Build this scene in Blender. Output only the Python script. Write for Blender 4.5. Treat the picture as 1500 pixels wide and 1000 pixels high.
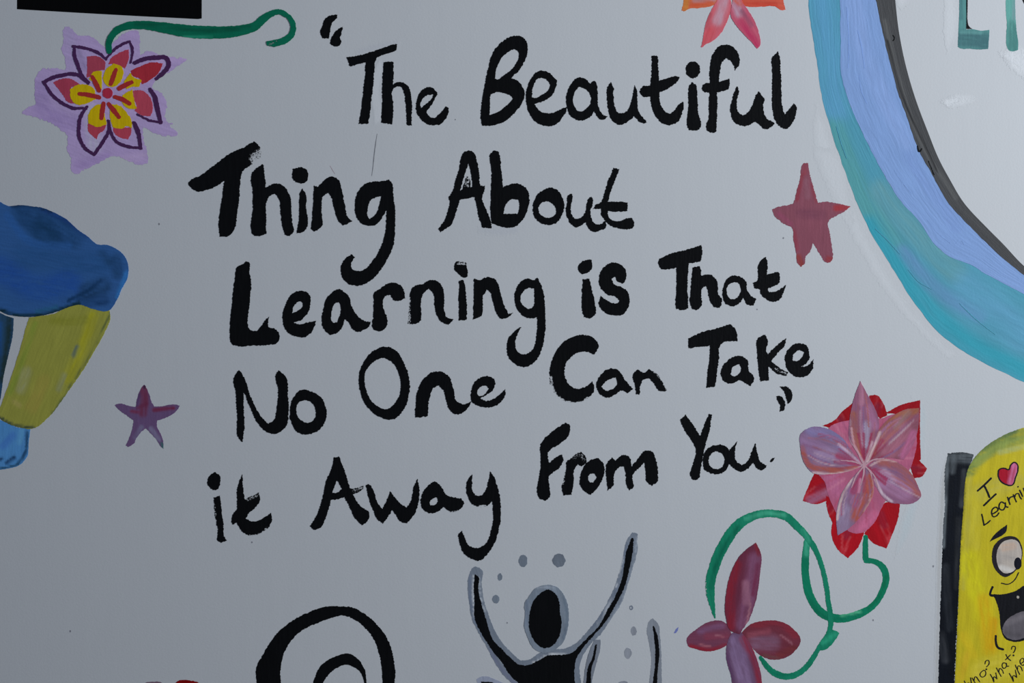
import bpy, math, random
import numpy as np
from mathutils import Vector
from mathutils.geometry import delaunay_2d_cdt

random.seed(7)
rng = np.random.default_rng(7)
for o in list(bpy.data.objects): bpy.data.objects.remove(o)
S = bpy.context.scene
COL = S.collection

# ------------------------------------------------------------------ camera, world, light, exposure
PX = 0.0012            # metres of wall per photo pixel
ZC = 1.50              # height of the picture centre above the floor
CAM_D = 2.50
cam_d = bpy.data.cameras.new('camera'); cam = bpy.data.objects.new('camera', cam_d); COL.objects.link(cam)
cam.location = (0, -CAM_D, ZC); cam.rotation_euler = (math.pi/2, 0, 0)
cam_d.sensor_width = 36; cam_d.lens = 36*CAM_D/(1500*PX)
S.camera = cam

W = bpy.data.worlds.new('world'); S.world = W; W.use_nodes = True
bg = W.node_tree.nodes['Background']
bg.inputs['Color'].default_value = (0.62, 0.74, 1.0, 1); bg.inputs['Strength'].default_value = 0.15

# daylight from a window in the side wall to the right: the wall brightens and the paint shines towards that side
ld = bpy.data.lights.new('window_right_offscreen', 'AREA'); ld.shape = 'RECTANGLE'; ld.size = 1.8; ld.size_y = 1.4
ld.energy = 112; ld.color = (0.88, 0.94, 1.0)
lo = bpy.data.objects.new('window_right_offscreen', ld); COL.objects.link(lo)
lo.location = (2.8, -2.0, 2.3); lo.rotation_euler = Vector((-1, 0, 0)).to_track_quat('-Z', 'Z').to_euler()

vs = S.view_settings
vs.view_transform = 'Standard'; vs.look = 'None'; vs.exposure = 0.0; vs.gamma = 1.0; vs.use_curve_mapping = False

# ------------------------------------------------------------------ helpers
def lin(c):
    c = np.asarray(c, float)/255.0
    return np.where(c <= 0.04045, c/12.92, ((c+0.055)/1.055)**2.4)
WALL_ALB = np.array([0.74, 0.745, 0.75])
# wall tone seen in the photo at places without paint (x, y, r, g, b)
SEEN = np.array([(12,12,149,148,153),(20,215,150,154,159),(600,15,163,167,171),(955,25,172,175,179),(1355,35,184,187,192),(1420,250,186,190,202),(1050,300,171,177,189),(640,478,151,157,168),(250,400,150,154,165),(1265,465,172,178,192),(900,615,153,162,174),(1380,605,172,176,195),(100,800,132,136,147),(15,980,112,116,128),(620,985,121,127,139),(992,980,124,137,154),(1340,960,130,141,165)], float)
SEEN_L = lin(SEEN[:, 2:])
def wall_obs(x, y):
    w = 1/((SEEN[:, 0]-x)**2+(SEEN[:, 1]-y)**2+1500.0)**1.5
    return (SEEN_L*w[:, None]).sum(0)/w.sum()
def alb(c, x, y):          # seen colour (0..255) at a place in the photo -> paint colour under the wall's own light there
    return np.clip((lin(c)*0.94-0.006)/wall_obs(x, y)*WALL_ALB, 0.003, 0.9)

def hash2(ix, iy, seed):
    n = (ix*374761393 + iy*668265263 + seed*1442695041) & 0x7fffffff
    n = ((n ^ (n >> 13))*1274126177) & 0x7fffffff
    return ((n ^ (n >> 16)) & 0xffff)/65535.0
def vnoise(x, y, seed=0):
    x = np.asarray(x, float); y = np.asarray(y, float)
    ix = np.floor(x).astype(np.int64); iy = np.floor(y).astype(np.int64)
    fx = x-ix; fy = y-iy; fx = fx*fx*(3-2*fx); fy = fy*fy*(3-2*fy)
    a = hash2(ix, iy, seed); b = hash2(ix+1, iy, seed); c = hash2(ix, iy+1, seed); d = hash2(ix+1, iy+1, seed)
    return (a*(1-fx)+b*fx)*(1-fy) + (c*(1-fx)+d*fx)*fy

def Z(x0, y0, k):
    return lambda pts: [(x0+p[0]/k, y0+p[1]/k)+tuple(p[2:]) for p in pts]

def smooth(pts, step=1.3, closed=True, corner=62):
    P = np.array(pts, float); n = len(P); cos_c = math.cos(math.radians(corner))
    tin = np.zeros_like(P[:, :2]); tout = np.zeros_like(tin)
    for i in range(n):
        if not closed and i in (0, n-1):
            d = (P[1]-P[0])[:2] if i == 0 else (P[-1]-P[-2])[:2]
            tin[i] = tout[i] = d/(np.linalg.norm(d)+1e-9); continue
        a = (P[i]-P[i-1])[:2]; b = (P[(i+1) % n]-P[i])[:2]
        la = np.linalg.norm(a)+1e-9; lb = np.linalg.norm(b)+1e-9
        a = a/la; b = b/lb
        if closed and a@b < cos_c: tin[i] = a; tout[i] = b
        else:
            t = (a*lb+b*la); t /= np.linalg.norm(t)+1e-9
            tin[i] = tout[i] = t
    out = []
    for i in range(n if closed else n-1):
        j = (i+1) % n; p = P[i, :2]; q = P[j, :2]; L = np.linalg.norm(q-p)
        m = max(1, int(math.ceil(L/step)))
        for s in range(m):
            t = s/m; t2 = t*t; t3 = t2*t
            v = (2*t3-3*t2+1)*p + (t3-2*t2+t)*tout[i]*L + (-2*t3+3*t2)*q + (t3-t2)*tin[j]*L
            if P.shape[1] > 2: out.append((v[0], v[1], P[i, 2]*(1-t)+P[j, 2]*t))
            else: out.append((v[0], v[1]))
    if not closed: out.append(tuple(P[-1]))
    return np.array(out)

SEED = [0]
LYR = [0]
def rough_loop(L, amp):
    if amp <= 0 or len(L) < 6: return L
    SEED[0] += 17
    d = np.roll(L, -1, 0)-np.roll(L, 1, 0); d /= (np.linalg.norm(d, axis=1)[:, None]+1e-9)
    nrm = np.stack([d[:, 1], -d[:, 0]], 1)
    s = np.concatenate([[0], np.cumsum(np.linalg.norm(np.diff(L, axis=0), axis=1))])
    z = np.zeros_like(s)
    f = (vnoise(s/1.3, z, SEED[0])-0.5)*1.5 + (vnoise(s/4.5, z+9, SEED[0])-0.5)*0.5 + (vnoise(s/12.0, z+5, SEED[0])-0.5)*0.6
    return L+nrm*(f*amp)[:, None]

def stroke(pts, widths=None, step=1.5, round_end=True):
    """brush stroke: centre line (x, y, w) -> closed outline"""
    if widths is not None:
        if not hasattr(widths, '__len__'): widths = [widths]*len(pts)
        pts = [(p[0], p[1], w) for p, w in zip(pts, widths)]
    C = smooth(pts, step, closed=False)
    d = np.gradient(C[:, :2], axis=0); d /= (np.linalg.norm(d, axis=1)[:, None]+1e-9)
    nrm = np.stack([-d[:, 1], d[:, 0]], 1); h = C[:, 2:3]/2
    a = C[:, :2]+nrm*h; b = C[:, :2]-nrm*h
    out = list(a)
    def cap(c, t, r):
        res = []
        for q in range(1, 5):
            th = math.pi*q/5; nn = np.array([-t[1], t[0]])
            res.append(c+nn*r*math.cos(th)+t*r*math.sin(th)*0.8)
        return res
    if round_end: out += cap(C[-1, :2], d[-1], h[-1, 0])
    out += list(b[::-1])
    if round_end: out += cap(C[0, :2], -d[0], h[0, 0])
    return np.array(out)

def ell(cx, cy, rx, ry, n=18, wob=0.06):
    return [(cx+rx*math.cos(t)*(1+random.uniform(-wob, wob)), cy+ry*math.sin(t)*(1+random.uniform(-wob, wob)))
            for t in [2*math.pi*i/n for i in range(n)]]

def winding(P, L):
    x, y = P[:, 0], P[:, 1]; w = np.zeros(len(P), int)
    A = L; B = np.roll(L, -1, 0)
    for (ax, ay), (bx, by) in zip(A, B):
        cr = (bx-ax)*(y-ay)-(x-ax)*(by-ay)
        w += ((ay <= y) & (by > y) & (cr > 0)).astype(int)
        w -= ((ay > y) & (by <= y) & (cr < 0)).astype(int)
    return w
def seg_dist(P, L, closed=True):
    best = np.full(len(P), 1e9); n = len(L)
    for i in range(n if closed else n-1):
        a = L[i]; b = L[(i+1) % n]; ab = b-a; den = ab@ab+1e-12
        t = np.clip(((P-a)@ab)/den, 0, 1)
        best = np.minimum(best, np.linalg.norm(P-(a+t[:, None]*ab), axis=1))
    return best

# ------------------------------------------------------------------ materials
def new_mat(name):
    m = bpy.data.materials.new(name); m.use_nodes = True
    nt = m.node_tree; return m, nt, nt.nodes['Principled BSDF']
def node(nt, t, **kw):
    n = nt.nodes.new(t)
    for k, v in kw.items(): setattr(n, k, v)
    return n
def paint_material(name, rough=0.5, streak=0.10, bump=0.25, dry=True, spec=0.5):
    m, nt, b = new_mat(name); lk = nt.links.new
    at = node(nt, 'ShaderNodeAttribute', attribute_name='paint')
    uv = node(nt, 'ShaderNodeAttribute', attribute_name='brush')
    mp = node(nt, 'ShaderNodeMapping'); mp.inputs['Scale'].default_value = (22, 240, 1)
    wn = node(nt, 'ShaderNodeTexNoise'); wn.inputs['Scale'].default_value = 30; wn.inputs['Detail'].default_value = 1
    lk(uv.outputs['Vector'], wn.inputs['Vector'])
    wv = node(nt, 'ShaderNodeVectorMath', operation='SCALE'); wv.inputs['Scale'].default_value = 0.007
    lk(wn.outputs['Color'], wv.inputs[0])
    wa = node(nt, 'ShaderNodeVectorMath', operation='ADD'); lk(uv.outputs['Vector'], wa.inputs[0]); lk(wv.outputs['Vector'], wa.inputs[1])
    lk(wa.outputs['Vector'], mp.inputs['Vector'])
    n1 = node(nt, 'ShaderNodeTexNoise'); n1.inputs['Scale'].default_value = 1.0; n1.inputs['Detail'].default_value = 4
    lk(mp.outputs['Vector'], n1.inputs['Vector'])
    mr = node(nt, 'ShaderNodeMapRange'); mr.inputs['From Min'].default_value = 0.3; mr.inputs['From Max'].default_value = 0.7
    mr.inputs['To Min'].default_value = 1-streak; mr.inputs['To Max'].default_value = 1+streak
    lk(n1.outputs['Fac'], mr.inputs['Value'])
    mul = node(nt, 'ShaderNodeVectorMath', operation='SCALE')
    lk(at.outputs['Color'], mul.inputs[0]); lk(mr.outputs['Result'], mul.inputs['Scale'])
    lk(mul.outputs['Vector'], b.inputs['Base Color'])
    # wall roller texture telegraphs through the paint, plus the brush ridges
    tc = node(nt, 'ShaderNodeNewGeometry')
    n2 = node(nt, 'ShaderNodeTexNoise'); n2.inputs['Scale'].default_value = 260; n2.inputs['Detail'].default_value = 2
    lk(tc.outputs['Position'], n2.inputs['Vector'])
    b1 = node(nt, 'ShaderNodeBump'); b1.inputs['Strength'].default_value = 0.12; b1.inputs['Distance'].default_value = 0.002
    lk(n2.outputs['Fac'], b1.inputs['Height'])
    b2 = node(nt, 'ShaderNodeBump'); b2.inputs['Strength'].default_value = bump; b2.inputs['Distance'].default_value = 0.002
    lk(n1.outputs['Fac'], b2.inputs['Height']); lk(b1.outputs['Normal'], b2.inputs['Normal'])
    lk(b2.outputs['Normal'], b.inputs['Normal'])
    b.inputs['Roughness'].default_value = rough; b.inputs['Specular IOR Level'].default_value = spec
    if dry:      # bristles skip where the brush ran dry: coverage against a fine streaky noise
        n3 = node(nt, 'ShaderNodeTexNoise'); n3.inputs['Scale'].default_value = 520; n3.inputs['Detail'].default_value = 2
        lk(tc.outputs['Position'], n3.inputs['Vector'])
        a = node(nt, 'ShaderNodeMath', operation='MULTIPLY_ADD'); a.inputs[1].default_value = 1.4; a.inputs[2].default_value = -0.2
        lk(at.outputs['Alpha'], a.inputs[0])
        s = node(nt, 'ShaderNodeMath', operation='SUBTRACT'); lk(a.outputs[0], s.inputs[0]); lk(n3.outputs['Fac'], s.inputs[1])
        k = node(nt, 'ShaderNodeMath', operation='MULTIPLY_ADD', use_clamp=True); k.inputs[1].default_value = 6; k.inputs[2].default_value = 0.5
        lk(s.outputs[0], k.inputs[0]); lk(k.outputs[0], b.inputs['Alpha'])
    else:
        lk(at.outputs['Alpha'], b.inputs['Alpha'])
    return m
M_PAINT = paint_material('acrylic_paint', rough=0.5, streak=0.07, bump=0.12, spec=0.16)
M_BLACK = paint_material('black_acrylic_paint', rough=0.38, streak=0.25, bump=0.15, spec=0.16)
M_BAND = paint_material('thick_brushed_paint', rough=0.48, streak=0.06, bump=0.32, spec=0.12)
M_MATT = paint_material('matt_black_paint', rough=0.7, streak=0.1, bump=0.05, spec=0.04)
M_WASH = paint_material('thin_paint_wash', rough=0.6, streak=0.012, bump=0.03, dry=False, spec=0.3)

# ------------------------------------------------------------------ setting
def wall_material():
    m, nt, b = new_mat('white_wall_paint'); lk = nt.links.new
    g = node(nt, 'ShaderNodeNewGeometry')
    n1 = node(nt, 'ShaderNodeTexNoise'); n1.inputs['Scale'].default_value = 2.2; n1.inputs['Detail'].default_value = 4
    n2 = node(nt, 'ShaderNodeTexNoise'); n2.inputs['Scale'].default_value = 260; n2.inputs['Detail'].default_value = 2
    mp = node(nt, 'ShaderNodeMapping'); mp.inputs['Scale'].default_value = (60, 60, 7)
    n3 = node(nt, 'ShaderNodeTexNoise'); n3.inputs['Scale'].default_value = 1; n3.inputs['Detail'].default_value = 3
    for n in (n1, n2): lk(g.outputs['Position'], n.inputs['Vector'])
    lk(g.outputs['Position'], mp.inputs['Vector']); lk(mp.outputs['Vector'], n3.inputs['Vector'])
    ad = node(nt, 'ShaderNodeMath', operation='ADD'); lk(n1.outputs['Fac'], ad.inputs[0]); lk(n3.outputs['Fac'], ad.inputs[1])
    cr = node(nt, 'ShaderNodeMapRange'); cr.inputs['From Min'].default_value = 0.7; cr.inputs['From Max'].default_value = 1.3
    lk(ad.outputs[0], cr.inputs['Value'])
    mx = node(nt, 'ShaderNodeMix', data_type='RGBA')
    mx.inputs['A'].default_value = (0.732, 0.738, 0.744, 1); mx.inputs['B'].default_value = (0.748, 0.753, 0.757, 1)
    lk(cr.outputs['Result'], mx.inputs['Factor']); lk(mx.outputs['Result'], b.inputs['Base Color'])
    b1 = node(nt, 'ShaderNodeBump'); b1.inputs['Strength'].default_value = 0.08; b1.inputs['Distance'].default_value = 0.002
    lk(n2.outputs['Fac'], b1.inputs['Height'])
    b2 = node(nt, 'ShaderNodeBump'); b2.inputs['Strength'].default_value = 0.012; b2.inputs['Distance'].default_value = 0.003
    lk(n3.outputs['Fac'], b2.inputs['Height']); lk(b1.outputs['Normal'], b2.inputs['Normal']); lk(b2.outputs['Normal'], b.inputs['Normal'])
    b.inputs['Roughness'].default_value = 0.6; b.inputs['Specular IOR Level'].default_value = 0.3
    return m
def box(name, lo_, hi_, mat):
    (a, b_, c), (d, e, f) = lo_, hi_
    v = [(x, y, z) for x in (a, d) for y in (b_, e) for z in (c, f)]
    fs = [(0,1,3,2), (4,6,7,5), (0,4,5,1), (2,3,7,6), (0,2,6,4), (1,5,7,3)]
    me = bpy.data.meshes.new(name); me.from_pydata(v, [], fs); me.materials.append(mat)
    o = bpy.data.objects.new(name, me); COL.objects.link(o); return o
M_WALL = wall_material()
wall = box('wall_back', (-3.5, 0, 0), (3.5, 0.12, 3.1), M_WALL); wall['kind'] = 'structure'
wall['label'] = 'off-white painted wall carrying the mural'
mf, nt, b = new_mat('floor_concrete')
nz = node(nt, 'ShaderNodeTexNoise'); nz.inputs['Scale'].default_value = 3
rp = node(nt, 'ShaderNodeMix', data_type='RGBA'); rp.inputs['A'].default_value = (.16, .165, .18, 1); rp.inputs['B'].default_value = (.22, .225, .235, 1)
nt.links.new(nz.outputs['Fac'], rp.inputs['Factor']); nt.links.new(rp.outputs['Result'], b.inputs['Base Color'])
floor = box('floor', (-3.5, -4.5, -0.1), (3.5, 0.12, 0), mf); floor['kind'] = 'structure'

# ------------------------------------------------------------------ things and parts
LAYER = 0.00022
def w3(x, y): return ((x-750)*PX, ZC+(500-y)*PX)
def thing(name, label, cat, at, group=None):
    o = bpy.data.objects.new(name, None); COL.objects.link(o); o.empty_display_size = 0.02
    X, ZZ = w3(*at); o.location = (X, 0, ZZ)
    o['label'] = label; o['category'] = cat
    if group: o['group'] = group
    return o

def paint(parent, name, loops, col, holes=(), layer=1, rough=0.5, step=1.3, grid=0, strokes=(), angle=90, soft=0,
          cov=1.0, dry=(), mat=None, label=None, raw=False, mottled=0.0):
    """one painted shape: outlines in photo pixels -> a thin raised film of paint on the wall"""
    mat = mat or M_PAINT
    LYR[0] += 1; layer = layer+0.012*(LYR[0] % 25)
    LP = [rough_loop(np.asarray(l, float)[:, :2] if isinstance(l, np.ndarray) else smooth(l, step), rough) for l in loops]
    HP = [rough_loop(smooth(h, step), rough*0.8) for h in holes]
    V = []; E = []
    for L in LP+HP:
        k = len(V); n = len(L); V += [tuple(p) for p in L]; E += [(k+i, k+(i+1) % n) for i in range(n)]
    A = np.array(V)
    if grid:
        x0, y0 = A.min(0); x1, y1 = A.max(0)
        gx, gy = np.meshgrid(np.arange(x0+grid*.5, x1, grid), np.arange(y0+grid*.5, y1, grid))
        gx = gx+(np.arange(gx.shape[0]) % 2)[:, None]*grid*.5
        G = np.stack([gx.ravel(), gy.ravel()], 1)
        ins = np.zeros(len(G), bool)
        for L in LP: ins |= winding(G, L) != 0
        for L in HP: ins &= winding(G, L) == 0
        G = G[ins]
        if len(G):
            d = np.full(len(G), 1e9)
            for L in LP+HP: d = np.minimum(d, seg_dist(G, L))
            V += [tuple(p) for p in G[d > grid*0.45]]
    r = delaunay_2d_cdt([Vector(v) for v in V], E, [], 0, 1e-4)
    P = np.array([(v.x, v.y) for v in r[0]]); T = np.array([list(f) for f in r[2]], int)
    c = P[T].mean(1); ins = np.zeros(len(T), bool)
    for L in LP: ins |= winding(c, L) != 0
    for L in HP: ins &= winding(c, L) == 0
    T = T[ins]
    used = np.unique(T); remap = np.full(len(P), -1); remap[used] = np.arange(len(used)); P = P[used]; T = remap[T]
    # triangles face the room (-Y): px y is downward
    a2 = (P[T[:, 1]]-P[T[:, 0]]); b2 = (P[T[:, 2]]-P[T[:, 0]])
    flip = (a2[:, 0]*b2[:, 1]-a2[:, 1]*b2[:, 0]) > 0
    T[flip] = T[flip][:, ::-1]
    cnt = {}
    for t in T:
        for i in range(3):
            e = (int(t[i]), int(t[(i+1) % 3])); cnt[e] = cnt.get(e, 0)+1
    bnd = [e for e in cnt if (e[1], e[0]) not in cnt]
    n = len(P); lx, _, lz = parent.location if parent and parent.type == 'EMPTY' else (0, 0, 0)
    gp = parent.parent if parent and parent.type != 'EMPTY' else None
    if gp: lx, _, lz = gp.location
    X = (P[:, 0]-750)*PX-lx; ZZ = ZC+(500-P[:, 1])*PX-lz
    front = [(X[i], -LAYER*layer, ZZ[i]) for i in range(n)]
    bi = sorted({i for e in bnd for i in e}); bm_ = {v: n+k for k, v in enumerate(bi)}
    back = [(X[i], 0.0, ZZ[i]) for i in bi]
    faces = [tuple(int(q) for q in t) for t in T] + [(e[1], e[0], bm_[e[0]], bm_[e[1]]) for e in bnd]
    me = bpy.data.meshes.new(name); me.from_pydata(front+back, [], faces); me.materials.append(mat)
    # colours
    cen = P.mean(0)
    base = np.array(alb(col, *cen)) if not raw else np.array(col, float)
    colr = np.tile(base, (n, 1)); al = np.full(n, float(cov))
    th = math.radians(angle)
    for st in strokes:
        pts, wd, cc, op = st[:4]
        pl = smooth([tuple(p)[:2] for p in pts], 4, closed=False)
        d = seg_dist(P, pl, closed=False)
        dv = pl[-1]-pl[0]; t2 = math.atan2(dv[1], dv[0]) if np.linalg.norm(dv) > 1 else th
        u = P[:, 0]*math.cos(t2)+P[:, 1]*math.sin(t2); v = -P[:, 0]*math.sin(t2)+P[:, 1]*math.cos(t2)
        SEED[0] += 1
        nz_ = vnoise(u/24, v/2.2, SEED[0])*0.65+vnoise(u/9, v/5, SEED[0]+3)*0.35
        f = np.clip(1.35-d/(wd*0.5)*0.95, 0, 1); f = f*f*(3-2*f)
        f = np.clip(f*op*(0.25+1.4*nz_), 0, 1)[:, None]
        colr = colr*(1-f)+np.array(alb(cc, *pl.mean(0)))*f
    u = P[:, 0]*math.cos(th)+P[:, 1]*math.sin(th); v = -P[:, 0]*math.sin(th)+P[:, 1]*math.cos(th)
    if mottled:
        SEED[0] += 5
        q = vnoise(u/40, v/5, SEED[0])*0.6+vnoise(u/14, v/9, SEED[0]+1)*0.4-0.5
        colr = colr*(1+mottled*2*q)[:, None]
    if soft:
        d = np.full(n, 1e9)
        for L in LP+HP: d = np.minimum(d, seg_dist(P, L))
        al *= np.clip(d/soft, 0, 1)
    for pts, wd, cv in dry:
        pl = smooth([tuple(p)[:2] for p in pts], 4, closed=False)
        d = seg_dist(P, pl, closed=False); f = np.clip(1.6-d/(wd*0.5), 0, 1)
        al = al*(1-f)+cv*f
    if mat is M_WASH:
        colr = WALL_ALB*(1-al[:, None])+colr*al[:, None]; al = np.ones(n)
    C4 = np.concatenate([np.clip(colr, 0.002, 0.95), al[:, None]], 1)
    C4 = np.concatenate([C4, C4[bi]], 0)
    at = me.attributes.new('paint', 'FLOAT_COLOR', 'POINT'); at.data.foreach_set('color', C4.astype(np.float32).ravel())
    B = np.stack([u*PX, v*PX, np.zeros(n)], 1); B = np.concatenate([B, B[bi]], 0)
    at = me.attributes.new('brush', 'FLOAT_VECTOR', 'POINT'); at.data.foreach_set('vector', B.astype(np.float32).ravel())
    me.update()
    o = bpy.data.objects.new(name, me); COL.objects.link(o); o.parent = parent
    if label: o['label'] = label
    return o

BLACK = (0.004, 0.0042, 0.0048)
# ------------------------------------------------------------------ the quotation, word by word
def word(text, label, at, letters):
    t = thing('painted_word', label, 'lettering', at, 'black hand-painted words of the quotation')
    for lt in letters:
        loops, holes = lt[0], lt[1]
        dry = lt[2] if len(lt) > 2 else ()
        paint(t, 'letter', loops, BLACK, holes, layer=2, rough=0.95, step=1.0, raw=True, mat=M_BLACK, grid=3.0 if dry else 0, dry=dry)
    return t
def G(z, spec):
    """letters as ([outlines], [holes], dry patches) in the frame z"""
    out = []
    for s in spec:
        lo_ = [z(l) for l in s[0]]; ho = [z(h) for h in s[1]] if len(s) > 1 else []
        dr = [(z(p), w, c) for p, w, c in s[2]] if len(s) > 2 else []
        out.append((lo_, ho, dr))
    return out

z3 = Z(450, 10, 5.0); z4 = Z(690, 40, 5.884); z5 = Z(920, 40, 5.769); z6 = Z(260, 200, 4.347); z7 = Z(630, 210, 4.839)
z8 = Z(320, 360, 5.357); z9 = Z(580, 360, 4.286); z10 = Z(950, 350, 6.818); z11 = Z(330, 490, 3.488); z12 = Z(790, 460, 3.571)
z13 = Z(290, 660, 4.839); z14 = Z(560, 610, 4.547); z15 = Z(780, 590, 3.947)

def quote_mark(label, at, loops):
    t = thing('quotation_mark', label, 'punctuation', at)
    for l in loops: paint(t, 'tick', [l], BLACK, layer=2, rough=0.9, raw=True, mat=M_BLACK)
quote_mark('pair of black slanted ticks opening the quotation before the word The', (485, 68), [
    z3([(160,68),(190,60),(222,58),(222,78),(190,108),(172,160),(165,200),(158,232),(112,230),(96,180),(108,150),(125,95)]),
    z3([(262,146),(250,195),(240,225),(248,265),(235,283),(200,288),(165,268),(180,225),(215,172)])])
quote_mark('pair of black curved ticks closing the quotation under the word Take', (1149, 603), [
    z12([(1258,380),(1295,380),(1322,415),(1318,455),(1300,468),(1292,440),(1280,405)]),
    z12([(1240,430),(1270,432),(1285,465),(1280,505),(1258,512),(1258,475),(1246,450)])])

word('The', 'black hand-painted word The with a long slanting crossbar', (585, 186), G(z3, [
 [[[(290,368),(370,357),(470,330),(580,292),(655,272),(653,318),(600,340),(510,375),(498,400),(492,470),(485,560),(470,680),(458,780),(446,858),(378,857),(395,740),(410,620),(425,480),(428,408),(365,425),(312,434)]]],
 [[[(560,404),(630,402),(632,480),(630,566),(660,550),(700,553),(738,580),(760,630),(766,700),(765,780),(764,868),(732,868),(726,800),(718,700),(710,630),(690,590),(665,580),(633,598),(632,720),(632,800),(620,858),(542,850),(548,720),(552,560)]]],
 [[[(957,628),(925,600),(890,588),(850,605),(815,645),(797,710),(800,770),(830,820),(870,855),(930,868),(975,860),(1010,825),(1035,770),(1032,740),(1015,725),(990,760),(960,795),(920,812),(890,795),(870,770),(890,745),(930,685),(950,645)]],
  [[(925,642),(880,650),(845,675),(830,715),(835,742),(865,715),(905,680)]]]]))

word('Beautiful', 'black hand-painted word Beautiful with a tall looped capital B', (930, 192), G(z4, [
 [[[(90,845),(85,790),(90,680),(105,560),(130,430),(155,330),(180,240),(215,180),(270,125),(330,85),(385,72),(440,85),(475,120),(490,180),(485,235),(460,300),(410,375),(345,438),(400,460),(440,505),(460,560),(455,620),(425,680),(375,740),(310,798),(240,832),(160,848)]],
  [[(207,440),(225,340),(260,270),(320,215),(375,193),(408,210),(412,250),(390,310),(340,370),(280,415),(220,447)],
   [(160,752),(165,650),(178,578),(225,560),(300,572),(345,592),(358,615),(330,650),(270,705),(215,740)]]],
 [[[(475,560),(490,500),(525,430),(570,385),(605,374),(655,382),(705,420),(738,460),(735,510),(715,560),(680,605),(620,640),(550,665),(590,715),(640,740),(700,738),(770,708),(822,685),(825,715),(790,770),(762,815),(710,845),(660,853),(600,840),(550,805),(500,740),(478,660)]],
  [[(525,600),(530,540),(550,480),(575,445),(605,436),(650,450),(678,490),(675,525),(640,565),(590,595),(550,608)]]],
 [[[(820,600),(835,540),(870,480),(910,440),(945,430),(990,445),(1030,490),(1045,465),(1070,462),(1085,500),(1092,570),(1092,640),(1110,710),(1140,755),(1178,770),(1150,790),(1115,792),(1085,770),(1063,725),(1030,770),(985,795),(930,803),(880,785),(840,735),(822,670)]],
  [[(880,610),(895,555),(930,512),(985,530),(1025,580),(1028,660),(1000,695),(960,725),(920,720),(890,680)]]],
 [[[(1175,520),(1205,472),(1225,510),(1228,590),(1240,680),(1265,730),(1295,742),(1335,725),(1370,665),(1395,570),(1410,495),(1425,530),(1432,580),(1435,602),(1440,704),(1480,775),(1521,819),(1486,828),(1445,806),(1404,765),(1370,800),(1320,830),(1290,838),(1245,825),(1205,780),(1180,700),(1172,600)]]],
 ]) + G(z5, [
 [[[(200,245),(225,238),(252,245),(256,330),(262,450),(340,430),(410,412),(440,425),(410,465),(350,510),(268,548),(268,610),(285,670),(315,715),(350,728),(390,705),(430,650),(465,628),(470,650),(455,730),(420,795),(370,822),(330,825),(275,800),(225,735),(195,650),(190,585),(140,588),(98,550),(115,510),(190,490),(195,400),(200,320)]]],
 [[[(540,465),(572,485),(585,560),(592,700),(605,855),(595,866),(515,866),(503,840),(508,700),(512,560),(518,500)],
   [(540,290),(585,303),(605,345),(595,400),(550,432),(510,415),(488,360),(500,315)]]],
 [[[(690,350),(700,270),(730,205),(775,155),(820,145),(880,160),(925,210),(943,270),(930,330),(905,362),(895,330),(870,290),(825,260),(795,295),(778,360),(768,460),(830,445),(858,435),(860,470),(852,515),(800,540),(752,550),(755,660),(752,780),(745,885),(715,888),(670,872),(660,850),(680,760),(682,640),(688,552),(645,545),(622,520),(635,485),(690,468)]]],
 [[[(880,620),(895,555),(922,495),(938,540),(925,600),(920,660),(935,720),(970,745),(1010,720),(1050,660),(1080,580),(1103,540),(1130,575),(1152,605),(1142,650),(1148,720),(1175,775),(1225,800),(1240,815),(1200,850),(1160,860),(1115,825),(1075,795),(1020,830),(960,832),(900,805),(870,740),(866,670)]]],
 [[[(1220,250),(1245,225),(1268,205),(1282,260),(1290,380),(1298,520),(1302,650),(1325,735),(1360,690),(1400,645),(1422,665),(1418,730),(1385,815),(1335,858),(1285,840),(1240,780),(1220,680),(1217,500),(1218,350)]]]]))

word('Thing', 'black hand-painted word Thing whose g has a long hooked tail', (428, 418), G(z6, [
 [[[(75,285),(150,245),(250,170),(340,105),(430,65),(490,30),(510,45),(535,110),(535,130),(500,150),(465,185),(415,220),(405,260),(395,380),(380,500),(365,580),(330,630),(270,636),(262,560),(275,450),(290,340),(297,285),(240,320),(190,338),(110,343),(80,320),(68,295)]],
  [], [([(505,140),(530,125)], 26, 0.42)]],
 [[[(472,240),(500,205),(545,175),(555,230),(562,325),(600,305),(650,302),(690,330),(718,380),(725,450),(730,540),(742,600),(715,630),(685,625),(665,560),(655,470),(645,395),(620,365),(590,375),(568,420),(565,520),(565,615),(530,633),(480,622),(468,590),(478,480),(478,340)]]],
 [[[(795,330),(815,365),(820,450),(820,585),(795,610),(760,615),(770,560),(775,450),(780,360)],
   [(735,205),(780,195),(825,210),(830,250),(815,290),(780,298),(735,270),(730,235)]]],
 [[[(870,310),(895,320),(945,270),(990,257),(1025,275),(1045,330),(1065,430),(1085,510),(1115,540),(1055,565),(1025,540),(1000,470),(985,400),(965,355),(930,375),(918,450),(910,580),(870,600),(852,590),(858,500),(865,400)]]],
 [[[(1130,450),(1135,390),(1165,330),(1200,300),(1255,285),(1300,285),(1345,272),(1362,290),(1375,370),(1385,480),(1385,620),(1365,720),(1320,810),(1255,895),(1190,940),(1130,948),(1080,930),(1045,885),(1040,830),(1065,780),(1110,748),(1130,765),(1110,800),(1112,840),(1140,855),(1190,845),(1250,780),(1300,690),(1325,590),(1330,470),(1300,520),(1265,560),(1215,567),(1165,545),(1135,500)]],
  [[(1212,460),(1225,415),(1260,388),(1298,380),(1285,430),(1265,490),(1225,525),(1210,500)]]]]))

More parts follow.
